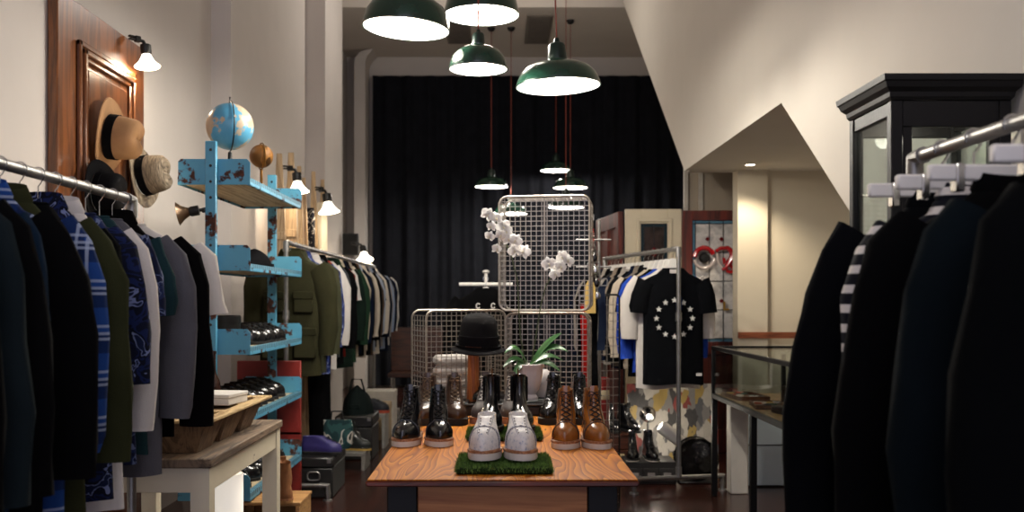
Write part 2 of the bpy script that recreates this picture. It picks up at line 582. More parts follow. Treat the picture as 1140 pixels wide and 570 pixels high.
def hat(name, label, loc, axis, mat, band, brim=.165, crown=(.085, .1, .12), up=(0, 0, 1), kind='fedora', roll=0, cat='hat', sag=.012, droop=0.0):
    t = thing(name, label, cat, loc)
    orient(t, axis, up)
    cx, cy, ch = crown
    bx, by = brim * .93, brim
    m = MB()
    m.loft([ring_el(cx, cy, -.002), ring_el(cx + .02, cy + .02, .0), ring_el(bx * .8, by * .8, -droop * .4, sag=sag * .5), ring_el(bx, by, .006 - droop, sag=sag), ring_el(bx + .003, by + .003, .001 - droop, sag=sag),
            ring_el(bx, by, -.003 - droop, sag=sag), ring_el(bx * .8, by * .8, -.008 - droop * .4, sag=sag * .5), ring_el(cx, cy, -.009)], False, False)
    m.build('brim', mat, t)
    m = MB()
    rows = [(1.0, 0), (1.0, .25), (.97, .5), (.93, .72), (.86, .88), (.72, .97), (.5, 1.0), (.25, .96), (.06, .93)]
    if kind == 'fedora':
        rr = [ring_el(cx * k, cy * k, ch * z, dent=ch * .16 * max(0, (z - .6) / .4)) for k, z in rows]
    else:
        rows = [(1.03, 0), (1.0, .25), (.97, .5), (.92, .7), (.8, .87), (.6, .96), (.3, 1.0), (.06, 1.01)]
        rr = [ring_el(cx * k, cy * k, ch * z) for k, z in rows]
    m.loft(rr, False, True); m.build('crown', mat, t)
    m = MB(); m.loft([ring_el(cx + .002, cy + .002, .003), ring_el(cx + .004, cy + .004, .004), ring_el(cx + .004, cy + .004, ch * .3), ring_el(cx + .001, cy + .001, ch * .3 + .002)], False, False)
    m.build('hat_band', band, t)
    return t


M_band = fab('hat_band', '#0c0c0e')
M_straw = pm('pale_straw', '#a07a56', .8, 0, .12, 10, .25, 180, .2)
t = NT('woven_straw_grey')
w_ = t.noise(t.co((1, 1, 10)), 26, 4)
t.color(t.ramp(w_, [(.3, '#463c32'), (.55, '#7d6f5d'), (.75, '#a59680')])); t.set('Roughness', .85); t.bump(w_, .3, .003)
M_straw2 = t.mat
hat('straw_hat', 'pale tan fedora with black band hanging on the brown door, upper of two light hats', P(117, 152, 5.06) + Vector((.02, 0, 0)), (1, .0, -.12), M_straw, M_band, .195, (.1, .112, .165), roll=0)
hat('straw_hat', 'grey woven straw fedora with black band hanging low on the brown door', P(130, 196, 5.5) + Vector((.145, 0, 0)), (1, -.12, .15), M_straw2, M_band, .175, (.098, .108, .15))
hat('felt_hat', 'black felt hat on the brown door, mostly hidden behind the clothes rail', P(110, 214, 4.9) + Vector((.01, 0, 0)), (1, -.2, 0), fab('black_felt', '#101012'), M_band, .16, (.085, .1, .12))


def clip_lamp(label, loc, axis, size, watts, glow=5.0, back=(-.05, .05, .02), shade_mat=None, lit=True, lightcol=None):
    """spring clamp, socket and flared glass shade; axis is the way the shade opens"""
    t = thing('clip_lamp', label, 'clip-on lamp', loc)
    orient(t, Vector(axis) * -1)
    s = size
    m = MB(); m.lathe([(.001, .62 * s), (.3 * s, .6 * s), (.3 * s, .15 * s), (.22 * s, 0)], 16, (0, 0, 0), True); m.build('socket', M_black, t)
    m = MB(); m.lathe([(.24 * s, .05 * s), (.3 * s, -.1 * s), (.42 * s, -.32 * s), (.62 * s, -.55 * s), (.70 * s, -.62 * s), (.68 * s, -.62 * s), (.40 * s, -.34 * s), (.27 * s, -.1 * s)], 24)
    m.build('shade', shade_mat or emit('glowing_glass_%d' % int(glow * 10), '#fff3df', glow), t)
    m = MB(); m.ball((0, 0, -.2 * s), .17 * s, 10, 7); m.build('bulb', M_bulb, t)
    m = MB()
    m.tube([(0, 0, .55 * s), (.12 * s, 0, .8 * s), (.45 * s, 0, .85 * s)], .1 * s, 8)
    m.box(.3 * s, .62 * s, -.14 * s, .14 * s, .7 * s, 1.02 * s, .03 * s)
    m.box(.55 * s, .98 * s, -.1 * s, .1 * s, .76 * s, .84 * s, .02 * s); m.box(.55 * s, .98 * s, -.1 * s, .1 * s, .92 * s, 1.0 * s, .02 * s)
    m.build('clamp', M_black, t)
    if watts: lamp_light('bulb_light', t, (0, 0, -.75 * s), watts, lightcol or (1, .82, .6), .03)
    return t


clip_lamp('black clip-on lamp with glowing flared shade at the top corner of the door', P(159, 62, 5.5) + Vector((.02, 0, 0)), (.12, -.1, -1), .1, 7)
# fill lamps added out of view to brighten ceiling and walls, shaped as globes
def globe(x, y, z, watts, lab):
    t = thing('fill_globe_lamp', lab, 'pendant lamp', (x, y, z))
    m = MB(); m.ball((0, 0, 0), .14, 20, 12); o = m.build('fill_globe', emit('fill_globe_glow', '#fff0dc', 3), t)
    m = MB(); m.lathe([(.05, .135), (.05, .19), (.01, .2)], 16, cap1=True); m.tube([(0, 0, .19), (0, 0, 5.79 - z)], .006, 6); m.build('stem', M_black, t)
    lamp_light('fill_globe_light', t, (0, 0, -.2), watts, GLOBEC, .14)


globe(-.25, 10.2, 4.72, WG3, 'added unseen globe fill lamp high up in front of the lowered rear ceiling')
globe(-.25, 6.6, 4.4, WG2, 'added unseen globe fill lamp high up over the middle of the shop')
globe(-.1, 1.6, 3.5, WG1, 'added unseen globe fill lamp hanging high near the shop front')

# ------------------------------------------------------------------ garments
def sgn(v): return -1 if v < 0 else 1


def torso(hw, ht, L, seed, wr, flare=0.0, drop=0.0, neck=.07, n=30, ex=2.4):
    rnd = random.Random(seed)
    p1, p2, p3 = rnd.uniform(0, 6), rnd.uniform(0, 6), rnd.uniform(0, 6)
    rows = [(-.072, neck / hw, .55), (-.084, neck * 1.25 / hw, .72), (-.108, .52, .85), (-.136, .80, .92), (-.155, .94, .96), (-.185, .985, 1), (-.23, .96, 1.04)]
    rows = [(z - drop, a, b) for z, a, b in rows]
    z = -.30 - drop
    while z > -L + .04:
        rows.append((z, .95 + flare * (-z / L), 1.05)); z -= .085
    rows.append((-L, .955 + flare, 1.05))

    def pt(z, a, b, th):
        c, s = math.cos(th), math.sin(th)
        x = hw * a * sgn(c) * abs(c) ** (2 / ex); y = ht * b * sgn(s) * abs(s) ** (2 / ex)
        rp = min(1, max(0, (-z - drop - .16) / .45))
        y += wr * rp * (math.sin(x * 24 + p1 + z * 2.2) + .5 * math.sin(x * 43 + p2 - z * 3))
        x += wr * .5 * rp * math.sin(z * 9 + p3)
        return (x, y, z + .006 * rp * math.sin(x * 18 + p2))
    rings = [[pt(z, a, b, 2 * PI * k / n) for k in range(n)] for z, a, b in rows]
    rings.append([(x * .97, y * .9, z + .03) for x, y, z in rings[-1]])
    m = MB(); m.loft(rings, False, False)
    return m, pt


def sleeve(side, hw, ht, kind, seed, drop=0.0, thick=1.0, spread=0.0):
    rnd = random.Random(seed * 7 + side)
    if kind == 'short':
        pts = [(hw * .82, -.165, .070), (hw * .93, -.21, .076), (hw * 1.01, -.27, .073), (hw * 1.06, -.34, .069), (hw * 1.08, -.38, .068)]
    else:
        L = {'long': .70, 'coat': .74, 'three': .55, 'extra': .92}[kind]
        x = hw
        pts = [(x * .80, -.165, .075), (x * .98, -.215, .080), (x * 1.12, -.30, .074), (x * (1.17 + spread * .5), -.42, .066), (x * (1.19 + spread), -.56, .060)]
        if L > .6: pts += [(x * (1.17 + spread * 1.2), -.66, .053), (x * (1.16 + spread * 1.3), -L, .050)]
    rings = []
    n = 16
    for i, (px_, pz, r) in enumerate(pts):
        a = pts[max(i - 1, 0)]; b = pts[min(i + 1, len(pts) - 1)]
        d = Vector((b[0] - a[0], 0, b[1] - a[1])).normalized()
        u = Vector((d.z, 0, -d.x))
        if u.x < 0: u = -u
        j = rnd.uniform(-.006, .006); jy = rnd.uniform(-.006, .006)
        r *= thick
        ry = min(r * .72, ht * .98)
        ring = []
        for k in range(n):
            th = 2 * PI * k / n
            rr = 1 + .07 * math.sin(3 * th + i * 2.1 + seed)
            p = Vector((px_ + j, jy * (i > 1), pz - drop)) + u * (r * rr * math.cos(th)) + Vector((0, ry * rr * math.sin(th), 0))
            ring.append((side * p.x, p.y, p.z))
        rings.append(ring)
    c = Vector((side * pts[-1][0], 0, pts[-1][1] - drop))
    rings.append([tuple(c + (Vector(p) - c) * .9 + Vector((0, 0, .025))) for p in rings[-1]])
    m = MB(); m.loft(rings, True, False)
    return m


def garment(name, label, cat, loc, rz, mat, group, kind='tee', L=None, hw=.215, ht=.036, seed=1, wr=.006, drop=0.0, collar=None, trim=None, spread=0.0, sl=None):
    t = thing(name, label, cat, loc, rz, group)
    L = L or {'tee': .80, 'shirt': .86, 'jacket': .86, 'coat': 1.05, 'sweater': .80}[kind]
    sk = sl or {'tee': 'short', 'shirt': 'long', 'jacket': 'coat', 'coat': 'coat', 'sweater': 'long'}[kind]
    m, pt = torso(hw, ht, L, seed, wr, {'tee': .02, 'shirt': .05, 'jacket': .05, 'coat': .12, 'sweater': .0}[kind], drop)
    m.build('body', mat, t, ang=60)
    for s in (-1, 1):
        sleeve(s, hw, ht, sk, seed, drop, 1.12 if kind in ('jacket', 'coat') else 1.0, spread).build('sleeve', mat, t, ang=60)
    if kind in ('shirt', 'jacket', 'coat'):
        m = MB(); n = 20
        def rg(k1, z, a=.07): return [(a * k1 * math.cos(2 * PI * k / n), ht * .62 * k1 * math.sin(2 * PI * k / n), z - drop + .012 * math.sin(2 * PI * k / n)) for k in range(n)]
        m.loft([rg(1.04, -.088), rg(.93, -.045), rg(.98, -.038), rg(1.22, -.075), rg(1.2, -.08)], False, False)
        m.build('collar', trim or mat, t, ang=60)
    elif kind in ('tee', 'sweater'):
        m = MB(); n = 20
        m.tube([(.071 * math.cos(2 * PI * k / n), ht * .57 * math.sin(2 * PI * k / n), -.074 - drop) for k in range(n)], .006, 6, True)
        m.build('neckband', trim or mat, t)
    return t


# hangers (built once, then copied)
def hook(m, r=.019, z0=-.075, wire=.0018):
    pts = []
    for k in range(11):
        a = R(215 - 25.5 * k)
        pts.append((r * math.cos(a), 0, r * math.sin(a)))
    pts += [(.006, 0, -.027), (0, 0, -.034), (0, 0, z0)]
    m.tube(pts, wire, 6)


def hanger_proto(kind):
    t = thing({'wood': 'wooden_hanger', 'white': 'white_hanger', 'bar': 'clip_hanger'}[kind], 'hanger', 'hanger')
    m = MB()
    if kind == 'wood':
        hook(m, z0=-.09); m.build('hook', M_chrome, t)
        m = MB(); m.tube([(-.145, .004, -.172), (-.075, 0, -.135), (0, -.003, -.108), (.075, 0, -.135), (.145, .004, -.172)], [.006, .008, .010, .008, .006], 8); m.build('arms', M_woodh, t)
    elif kind == 'white':
        hook(m, z0=-.06); m.build('hook', M_chrome, t)
        m = MB()
        m.prism([(-.14, -.226), (-.085, -.190), (-.045, -.125), (-.02, -.062), (.02, -.062), (.045, -.125), (.085, -.190), (.14, -.226), (.135, -.240), (.078, -.212), (.0, -.165), (-.078, -.212), (-.135, -.240)], .018, 'y', -.009)
        m.build('arms', M_hangw, t)
    else:
        hook(m, z0=-.085, wire=.003); m.build('hook', M_chrome, t)
        m = MB(); m.box(-.17, .17, -.010, .010, -.112, -.080, .004); m.build('bar', M_hangw, t)
        for s in (-1, 1):
            m = MB(); m.box(s * .11 - .009, s * .11 + .009, -.015, .015, -.135, -.078, .003); m.tube([(s * .11 - .012, 0, -.095), (s * .11 + .012, 0, -.095)], .004, 8); m.build('clip', M_chrome, t)
    return t


HP = {}


def put_hanger(kind, loc, rz, label, group):
    if kind not in HP:
        o = HP[kind] = hanger_proto(kind)
        o.location = loc; o.rotation_euler = (0, 0, rz); tag(o, label, 'hanger', group)
        return o
    return dup(HP[kind], loc, rz, label, group)


def pipe_rack(name, label, a, b, zr, feet=.28, rr=.0155, base=True, endpole=(True, True), post_x=0.0):
    """rail from a to b (plan points) on two uprights, each upright standing on a short cross pipe"""
    t = thing(name, label, 'clothes rack', (a[0], a[1], 0))
    a3 = Vector((0, 0, zr)); b3 = Vector((b[0] - a[0], b[1] - a[1], zr))
    d = (b3 - a3).normalized(); n = Vector((-d.y, d.x, 0))
    m = MB(); m.tube([a3 - d * .005, b3 + d * .005], rr, 12); m.build('rail', M_steel, t)
    for q, on in ((a3, endpole[0]), (b3, endpole[1])):
        if not on: continue
        f = Vector((q.x, q.y, .1))
        m = MB(); m.tube([f, q], rr, 12); m.build('upright', M_steel, t)
        m = MB()
        m.tube([q - d * .05 * (1 if q is b3 else -1), q, q - Vector((0, 0, .06))], rr * 1.35, 10); m.build('elbow_fitting', M_steel, t)
        m = MB(); m.tube([Vector((q.x, q.y, zr * .72 - .03)), Vector((q.x, q.y, zr * .72 + .03))], rr * 1.45, 10); m.build('coupling', M_steel, t)
        m = MB(); m.tube([f + Vector((0, 0, .07)), f], rr * 1.4, 10)
        m.build('tee_fitting', M_steel, t)
        if base:
            m = MB(); m.tube([f + n * feet, f - n * feet], rr, 12)
            m.build('base_pipe', M_steel, t)
            for s in (-1, 1):
                e = f + n * feet * s
                m = MB(); m.tube([e - n * .05 * s, e, e - Vector((0, 0, .055))], rr * 1.35, 10)
                m.lathe([(rr * 1.1, .05), (rr * 1.1, .012), (rr * 2, .01), (rr * 2.1, 0)], 12, (e.x, e.y, 0), cap1=True)
                m.build('foot', M_steel, t)
    return t


# ---- front rack on the left ------------------------------------------------
XL, ZL = -1.27, 1.65
pipe_rack('clothes_rack', 'grey pipe clothes rack in front of the brown door, full of dark garments', (XL, 1.7), (XL, 3.42), ZL, .2)
M_camo = blotch_mat('fabric_floral_navy', [(0, '#0a0f26'), (.44, '#131f4a'), (.50, '#080c1e'), (.585, '#6f7aa3'), (.62, '#0f1938')], 9, 2.2)
F_black = fab('black', '#070708'); F_navy = fab('navy', '#0f1626'); F_white = fab('white', '#cfc9c4', .06)
front = [  # y, kind, fabric, words, hanger, length
    (1.78, 'jacket', fab('charcoal', '#131517'), 'charcoal jacket', .95), (1.88, 'jacket', F_black, 'black jacket', .95),
    (1.98, 'coat', fab('slate', '#182024'), 'dark slate green coat', 1.06), (2.085, 'jacket', F_black, 'black zipped jacket', .98),
    (2.19, 'tee', fab('ink', '#122234'), 'ink blue short-sleeved tee', .84), (2.295, 'coat', fab('soot', '#070708'), 'long black coat', 1.0),
    (2.41, 'shirt', plaid_mat(), 'blue plaid flannel shirt', .96), (2.515, 'jacket', fab('olive', '#2d2f1c'), 'olive green overshirt', .90),
    (2.62, 'tee', fab('jet', '#08090b'), 'jet black short-sleeved tee', .82), (2.725, 'shirt', M_camo, 'navy shirt with pale leaf print', .90),
    (2.83, 'shirt', F_white, 'white long shirt', .95), (2.935, 'tee', blotch_mat('fabric_spot_navy', [(0, '#0e1530'), (.5, '#1a2750'), (.58, '#5f6b8c'), (.62, '#10183a')], 17, 1.0), 'navy spotted short-sleeved shirt', .84),
    (3.04, 'tee', fab('teal', '#1d3338'), 'dark teal short-sleeved tee', .82), (3.145, 'sweater', fab('marl', '#55545a', .1), 'grey marl long cardigan', .90),
    (3.25, 'jacket', fab('pitch', '#070607'), 'black tailored jacket', .80), (3.35, 'tee', fab('bone', '#d8d2ca', .05), 'white short-sleeved tee', .74)]
rnd = random.Random(4)
for i, (y, k, mt, wd, L) in enumerate(front):
    yaw = R(rnd.uniform(-3, 3))
    where = ' at the near end of the front rack' if i == 0 else ' at the table end of the front rack' if i == len(front) - 1 else ' behind the ' + front[i - 1][3] + ' on the front rack'
    nm = {'tee': 't_shirt', 'shirt': 'shirt', 'jacket': 'jacket', 'coat': 'coat', 'sweater': 'cardigan'}[k]
    sp = .12 if k in ('jacket', 'coat') else 0
    garment(nm, wd + where, {'tee': 't-shirt'}.get(k, nm), (XL, y, ZL), yaw, mt, 'garments on the front rack', k, L, (.255 if 'white short' in wd else .20 if k == 'tee' else .195 if wd == 'white long shirt' else .208 if 'leaf' in wd else .21), .033, i + 3, .009, spread=sp, drop=.02,
            sl='three' if wd == 'navy shirt with pale leaf print' else None)
    put_hanger('wood', (XL, y, ZL), yaw, 'wooden hanger on the front rack holding the ' + wd, 'wooden hangers')

# ---- front rack on the right -----------------------------------------------
XR, ZR = 1.02, 1.65
pipe_rack('clothes_rack', 'grey pipe clothes rack by the tall dark vitrine with near-black garments', (XR, 2.42), (XR, 1.35), ZR, .2)
right = [(2.27, 'jacket', fab('midnight', '#06070a'), 'midnight black coat', 1.25), (2.12, 'shirt', stripe_mat(), 'black and white striped shirt', .80), (1.96, 'jacket', fab('coal', '#040405'), 'coal black jacket', 1.25),
         (1.70, 'jacket', fab('petrol', '#0a1115'), 'dark petrol blue denim jacket', 1.25), (1.50, 'coat', fab('raven', '#040506'), 'raven black coat', 1.3)]
for i, (y, k, mt, wd, L) in enumerate(right):
    yaw = R((-1, 2, 1, -2, 1, 0, 2, -1)[i])
    nm = {'shirt': 'shirt', 'jacket': 'jacket', 'coat': 'coat'}[k]
    where = ' at the vitrine end of the dark rack' if i == 0 else ' in front of the ' + right[i - 1][3] + ' on the dark rack'
    garment(nm, wd + where, nm, (XR, y, ZR), yaw, mt, 'garments on the dark rack', k, L, .21 if k != 'shirt' else .19, .05, i + 40, .007, drop=.055, spread=(.22, 0, .2, .14, .14)[i], sl='extra' if k != 'shirt' else None)
    put_hanger('bar', (XR, y, ZR), yaw, 'white clip hanger on the dark rack holding the ' + wd, 'white clip hangers')

def trousers(label, loc, rz, mat, L=.98, drop=.05, group=None):
    t = thing('trousers', label, 'trousers', loc, rz, group)
    for s in (-1, 1):
        rings = []
        for z, x, r in ((-.235, .085, .10), (-.4, .09, .105), (-.65, .1, .09), (-.95, .105, .08), (-L, .11, .078)):
            rings.append([(s * x + r * (1 + .05 * math.sin(3 * a * PI / 8 + z * 9)) * math.cos(a * PI / 8), .38 * r * math.sin(a * PI / 8), z - drop) for a in range(16)])
        m = MB(); m.loft(rings); m.build('trouser_leg', mat, t, ang=60)
    m = MB(); m.loft([[(.19 * math.cos(a * PI / 12), .036 * math.sin(a * PI / 12), z - drop) for a in range(24)] for z in (-.24, -.18)], True, False); m.build('waistband', mat, t)
    return t


# ---- long rack at the back left ----------------------------------------------
XB, ZB = -1.38, 1.68
pipe_rack('clothes_rack', 'long pipe clothes rack beside the blue shelves packed with jackets and shirts', (XB, 6.42), (XB, 10.95), ZB, .27)
M_bluepat = blotch_mat('fabric_blue_speckle', [(0, '#1f2b5c'), (.5, '#31417f'), (.56, '#8b95bd'), (.6, '#26346b')], 30, .5)
back = [('jacket', fab('fieldolive', '#2c2b1c'), 'olive field jacket'), ('jacket', fab('khaki', '#3b3c2c'), 'khaki green jacket'), ('shirt', M_bluepat, 'blue speckled shirt'), ('jacket', F_navy, 'navy jacket'),
        ('shirt', F_white, 'white shirt'), ('tee', fab('graphite', '#3b3d42'), 'graphite grey tee'), ('jacket', F_black, 'black jacket'), ('tee', fab('red', '#8e2a22'), 'red tee'), ('tee', F_white, 'white tee'),
        ('shirt', fab('blackgreen', '#14201a'), 'black-green shirt'), ('jacket', fab('bottle', '#1f3526'), 'bottle green jacket'), ('shirt', fab('cream', '#bfb39e', .06), 'cream shirt'), ('jacket', F_navy, 'dark navy blazer'),
        ('shirt', fab('black2', '#101012'), 'black shirt'), ('shirt', fab('stone', '#a2978a', .08), 'stone shirt'), ('sweater', fab('oat', '#c6bcab', .06), 'oatmeal sweater'), ('jacket', F_black, 'short black jacket'),
        ('shirt', fab('brown', '#4a3a2d'), 'brown shirt'), ('shirt', fab('paleblue', '#9aa3b4', .06), 'pale blue shirt'), ('tee', F_black, 'black tee'), ('shirt', fab('ivory', '#c9c0b2', .05), 'ivory shirt'),
        ('jacket', F_navy, 'navy cardigan jacket'), ('shirt', fab('ash', '#8d8a8a', .06), 'ash grey shirt'), ('shirt', fab('sky', '#8290a8', .06), 'sky blue shirt'), ('tee', fab('dust', '#6d6a68'), 'dusty grey tee'),
        ('shirt', F_navy, 'navy shirt'), ('shirt', fab('white2', '#bdb7b2', .05), 'off-white shirt'), ('tee', fab('lightgrey', '#a3a09f', .05), 'light grey tee')]
rnd = random.Random(11)
for i, (k, mt, wd) in enumerate(back):
    if i == 3:
        trousers('long black trousers hanging between the shirts near the shelf end of the long rack', (XB, 6.56 + i * .158, ZB), R(2), F_black, 1.36, .0)
        put_hanger('wood', (XB, 6.56 + i * .158, ZB), R(2), 'wooden hanger on the long rack holding the long black trousers', 'wooden hangers')
        continue
    y = 6.56 + i * .158
    yaw = R(rnd.uniform(-4, 4))
    nm = {'tee': 't_shirt', 'shirt': 'shirt', 'jacket': 'jacket', 'sweater': 'sweater'}[k]
    where = ' at the shelf end of the long rack' if i == 0 else ' at the curtain end of the long rack' if i == len(back) - 1 else ' behind the ' + (back[i - 1][2] if i != 4 else 'long black trousers') + ' on the long rack'
    Lg = {'tee': .78, 'shirt': .88, 'jacket': .87, 'sweater': .8}[k] + rnd.uniform(-.04, .04)
    t = garment(nm, wd + where, {'t_shirt': 't-shirt'}.get(nm, nm), (XB, y, ZB), yaw, mt, 'garments on the long rack', k, Lg, .205, .046, i + 80, .007)
    if i == 0:
        for (x0, x1, z0, z1) in ((-.16, -.03, -.46, -.32), (.03, .16, -.46, -.32), (-.18, -.03, -.76, -.56), (.03, .18, -.76, -.56)):
            m = MB(); m.box(x0, x1, -.066, -.042, z0, z1, .008); m.box(x0 - .004, x1 + .004, -.072, -.056, z1 - .05, z1 + .004, .006); m.build('patch_pocket', mt, t)
    put_hanger('wood', (XB, y, ZB), yaw, 'wooden hanger on the long rack holding the ' + wd, 'wooden hangers')


# ---- t-shirt rack on the right -------------------------------------------------
A_, B_ = Vector((1.225, 6.72)), Vector((.895, 8.33))
dirv = (B_ - A_).normalized(); yawT = math.atan2(-dirv.x, dirv.y)
ZT = 1.655
pipe_rack('clothes_rack', 'pipe clothes rack with t-shirts beside the jewellery case', A_, B_, ZT, .32)
tees = [('tee', fab('starblack', '#08090c'), 'black tee with a ring of white stars', .93, .218), ('tee', fab('starwhite', '#cfc8c0', .05), 'white long tee', .965, .235), ('sweater', fab('cobalt', '#24409a'), 'cobalt blue sweater', .86, .235),
        ('tee', F_black, 'plain black tee', .9, .235), ('sweater', fab('sand', '#b8aa97', .07), 'sand coloured sweatshirt', .84, .235), ('jacket', fab('blk3', '#0d0e10'), 'black jacket', .86, .23), ('shirt', fab('taupe', '#7b7064', .08), 'taupe shirt', .84, .225),
        ('jacket', F_navy, 'navy jacket', .86, .225), ('tee', F_black, 'faded black tee', .8, .22), ('shirt', fab('palegrey', '#9b948c', .08), 'pale grey shirt', .84, .22), ('jacket', F_black, 'black bomber jacket', .82, .22),
        ('shirt', fab('mushroom', '#8a7c6d', .08), 'mushroom brown shirt', .84, .22), ('tee', fab('charc', '#2a2a2d'), 'charcoal tee', .8, .22), ('jacket', F_black, 'black overshirt', .84, .22), ('shirt', fab('greige', '#a39a8f', .08), 'greige shirt', .84, .22),
        ('jacket', F_navy, 'midnight navy jacket', .84, .22)]
rnd = random.Random(21)
for i, (k, mt, wd, L, hw) in enumerate(tees):
    q = A_ + dirv * (.10 + i * .098)
    yaw = yawT * (.25 if i == 0 else .5 if i == 1 else 1) + R(rnd.uniform(-4, 4) if i > 1 else 0)
    nm = {'tee': 't_shirt', 'shirt': 'shirt', 'jacket': 'jacket', 'sweater': 'sweater'}[k]
    where = ' at the front of its rack' if i == 0 else ' behind the ' + tees[i - 1][2].replace('black tee with a ring of white stars', 'star-printed tee') + ' on the t-shirt rack'
    t = garment(nm, wd + where, {'t_shirt': 't-shirt'}.get(nm, nm), (q.x, q.y, ZT), yaw, mt, 'garments on the t-shirt rack', k, L, hw, .036, i + 140, .0 if i == 0 else .004, drop=.06, sl='three' if i == 1 else None)
    put_hanger('white', (q.x, q.y, ZT), yaw, 'white hanger on the t-shirt rack holding the ' + wd.replace('black tee with a ring of white stars', 'star-printed tee'), 'white hangers')
    if i == 0:
        m = MB()
        for s_ in range(12):
            a = PI / 2 + s_ * PI / 6
            cx, cz = .125 * math.cos(a), -.475 + .125 * math.sin(a)
            m = MB(); m.prism([(cx + (.0225 if j % 2 == 0 else .0095) * math.cos(PI / 2 + j * PI / 5), cz + (.0225 if j % 2 == 0 else .0095) * math.sin(PI / 2 + j * PI / 5)) for j in range(10)], .004, 'y', -.044)
            m.build('star', fab('print_white', '#d9d6cf', .03), t, smooth=False)
        m = MB(); m.box(-.03, .03, -.032, -.028, -.165, -.138); m.build('neck_label', F_white, t)
        m = MB(); m.box(.01, .05, -.050, -.046, -.42, -.33, .001); m.tube([(.03, -.042, -.2), (.03, -.047, -.33)], .0015, 5); m.build('price_tag', fab('navy_tag', '#1c2a4a'), t)
        m = MB(); m.box(.15, .19, -.043, -.040, -.87, -.85); m.build('hem_mark', F_white, t)
# ------------------------------------------------------------------ display table
def plywood():
    t = NT('orange_plywood')
    v = t.co((5.5, .62, 3))
    a = t.noise(v, 1.0, 2, .45, .25)
    w = t.math('FRACT', t.math('MULTIPLY', a, 34))
    f = t.noise(t.co((90, 3, 40)), 1.0, 3)
    m_ = t.math('ADD', t.math('MULTIPLY', w, .8), t.math('MULTIPLY', f, .4))
    t.color(t.ramp(m_, [(.06, '#4a2002'), (.35, '#a4560a'), (1.0, '#d08420')]))
    t.set('Roughness', .48); t.set('Specular IOR Level', .15); t.bump(w, .08, .002)
    return t.mat


M_ply = plywood()
TX0, TX1, TY0, TY1, TZ = -.405, .43, 3.04, 5.2, .75
t = thing('display_table', 'orange plywood display table with dark legs carrying boots and shoes', 'table', (0, 0, 0))
m = MB(); m.box(TX0, TX1, TY0, TY1, TZ - .004, TZ, .002); m.build('tabletop', M_ply, t)
m = MB(); m.box(TX0 - .003, TX1 + .003, TY0 - .004, TY1 + .003, TZ - .022, TZ - .0045, .004); m.build('edge_band', wood('edge_red_wood', '#3a130b', '#6e2c19', 1, 'x', .35), t)
for x in (TX0 + .055, TX1 - .055 - .095):
    for y in (TY0 + .06, TY1 - .16):
        m = MB(); m.box(x, x + .095, y, y + .095, 0, TZ - .022, .004); m.build('leg', M_blackwood, t)
M_pine = wood('knotty_pine', '#8a4c22', '#b87742', .8, 'x', .5, 4)
m = MB(); m.box(TX0 + .15, TX1 - .15, TY0 + .075, TY0 + .095, .18, TZ - .022, .002); m.build('apron', M_pine, t)
m = MB()
for x in (TX0 + .075, TX1 - .095): m.box(x, x + .02, TY0 + .155, TY1 - .16, .45, TZ - .022)
m.build('side_apron', M_pine, t)

# ------------------------------------------------------------------ footwear
FW = [(0, 0), (.015, .016), (.05, .030), (.11, .041), (.19, .0490), (.29, .0525), (.4, .0485), (.52, .0425), (.66, .0375), (.78, .037), (.88, .0345), (.95, .026), (.985, .015), (1, 0)]


def fw(s):
    for (a, x), (b, y) in zip(FW, FW[1:]):
        if s <= b: return x + (y - x) * (s - a) / (b - a)
    return 0


US = [0, .03, .08, .15, .24, .34, .46, .58, .7, .8, .89, .95, .985, 1.0]


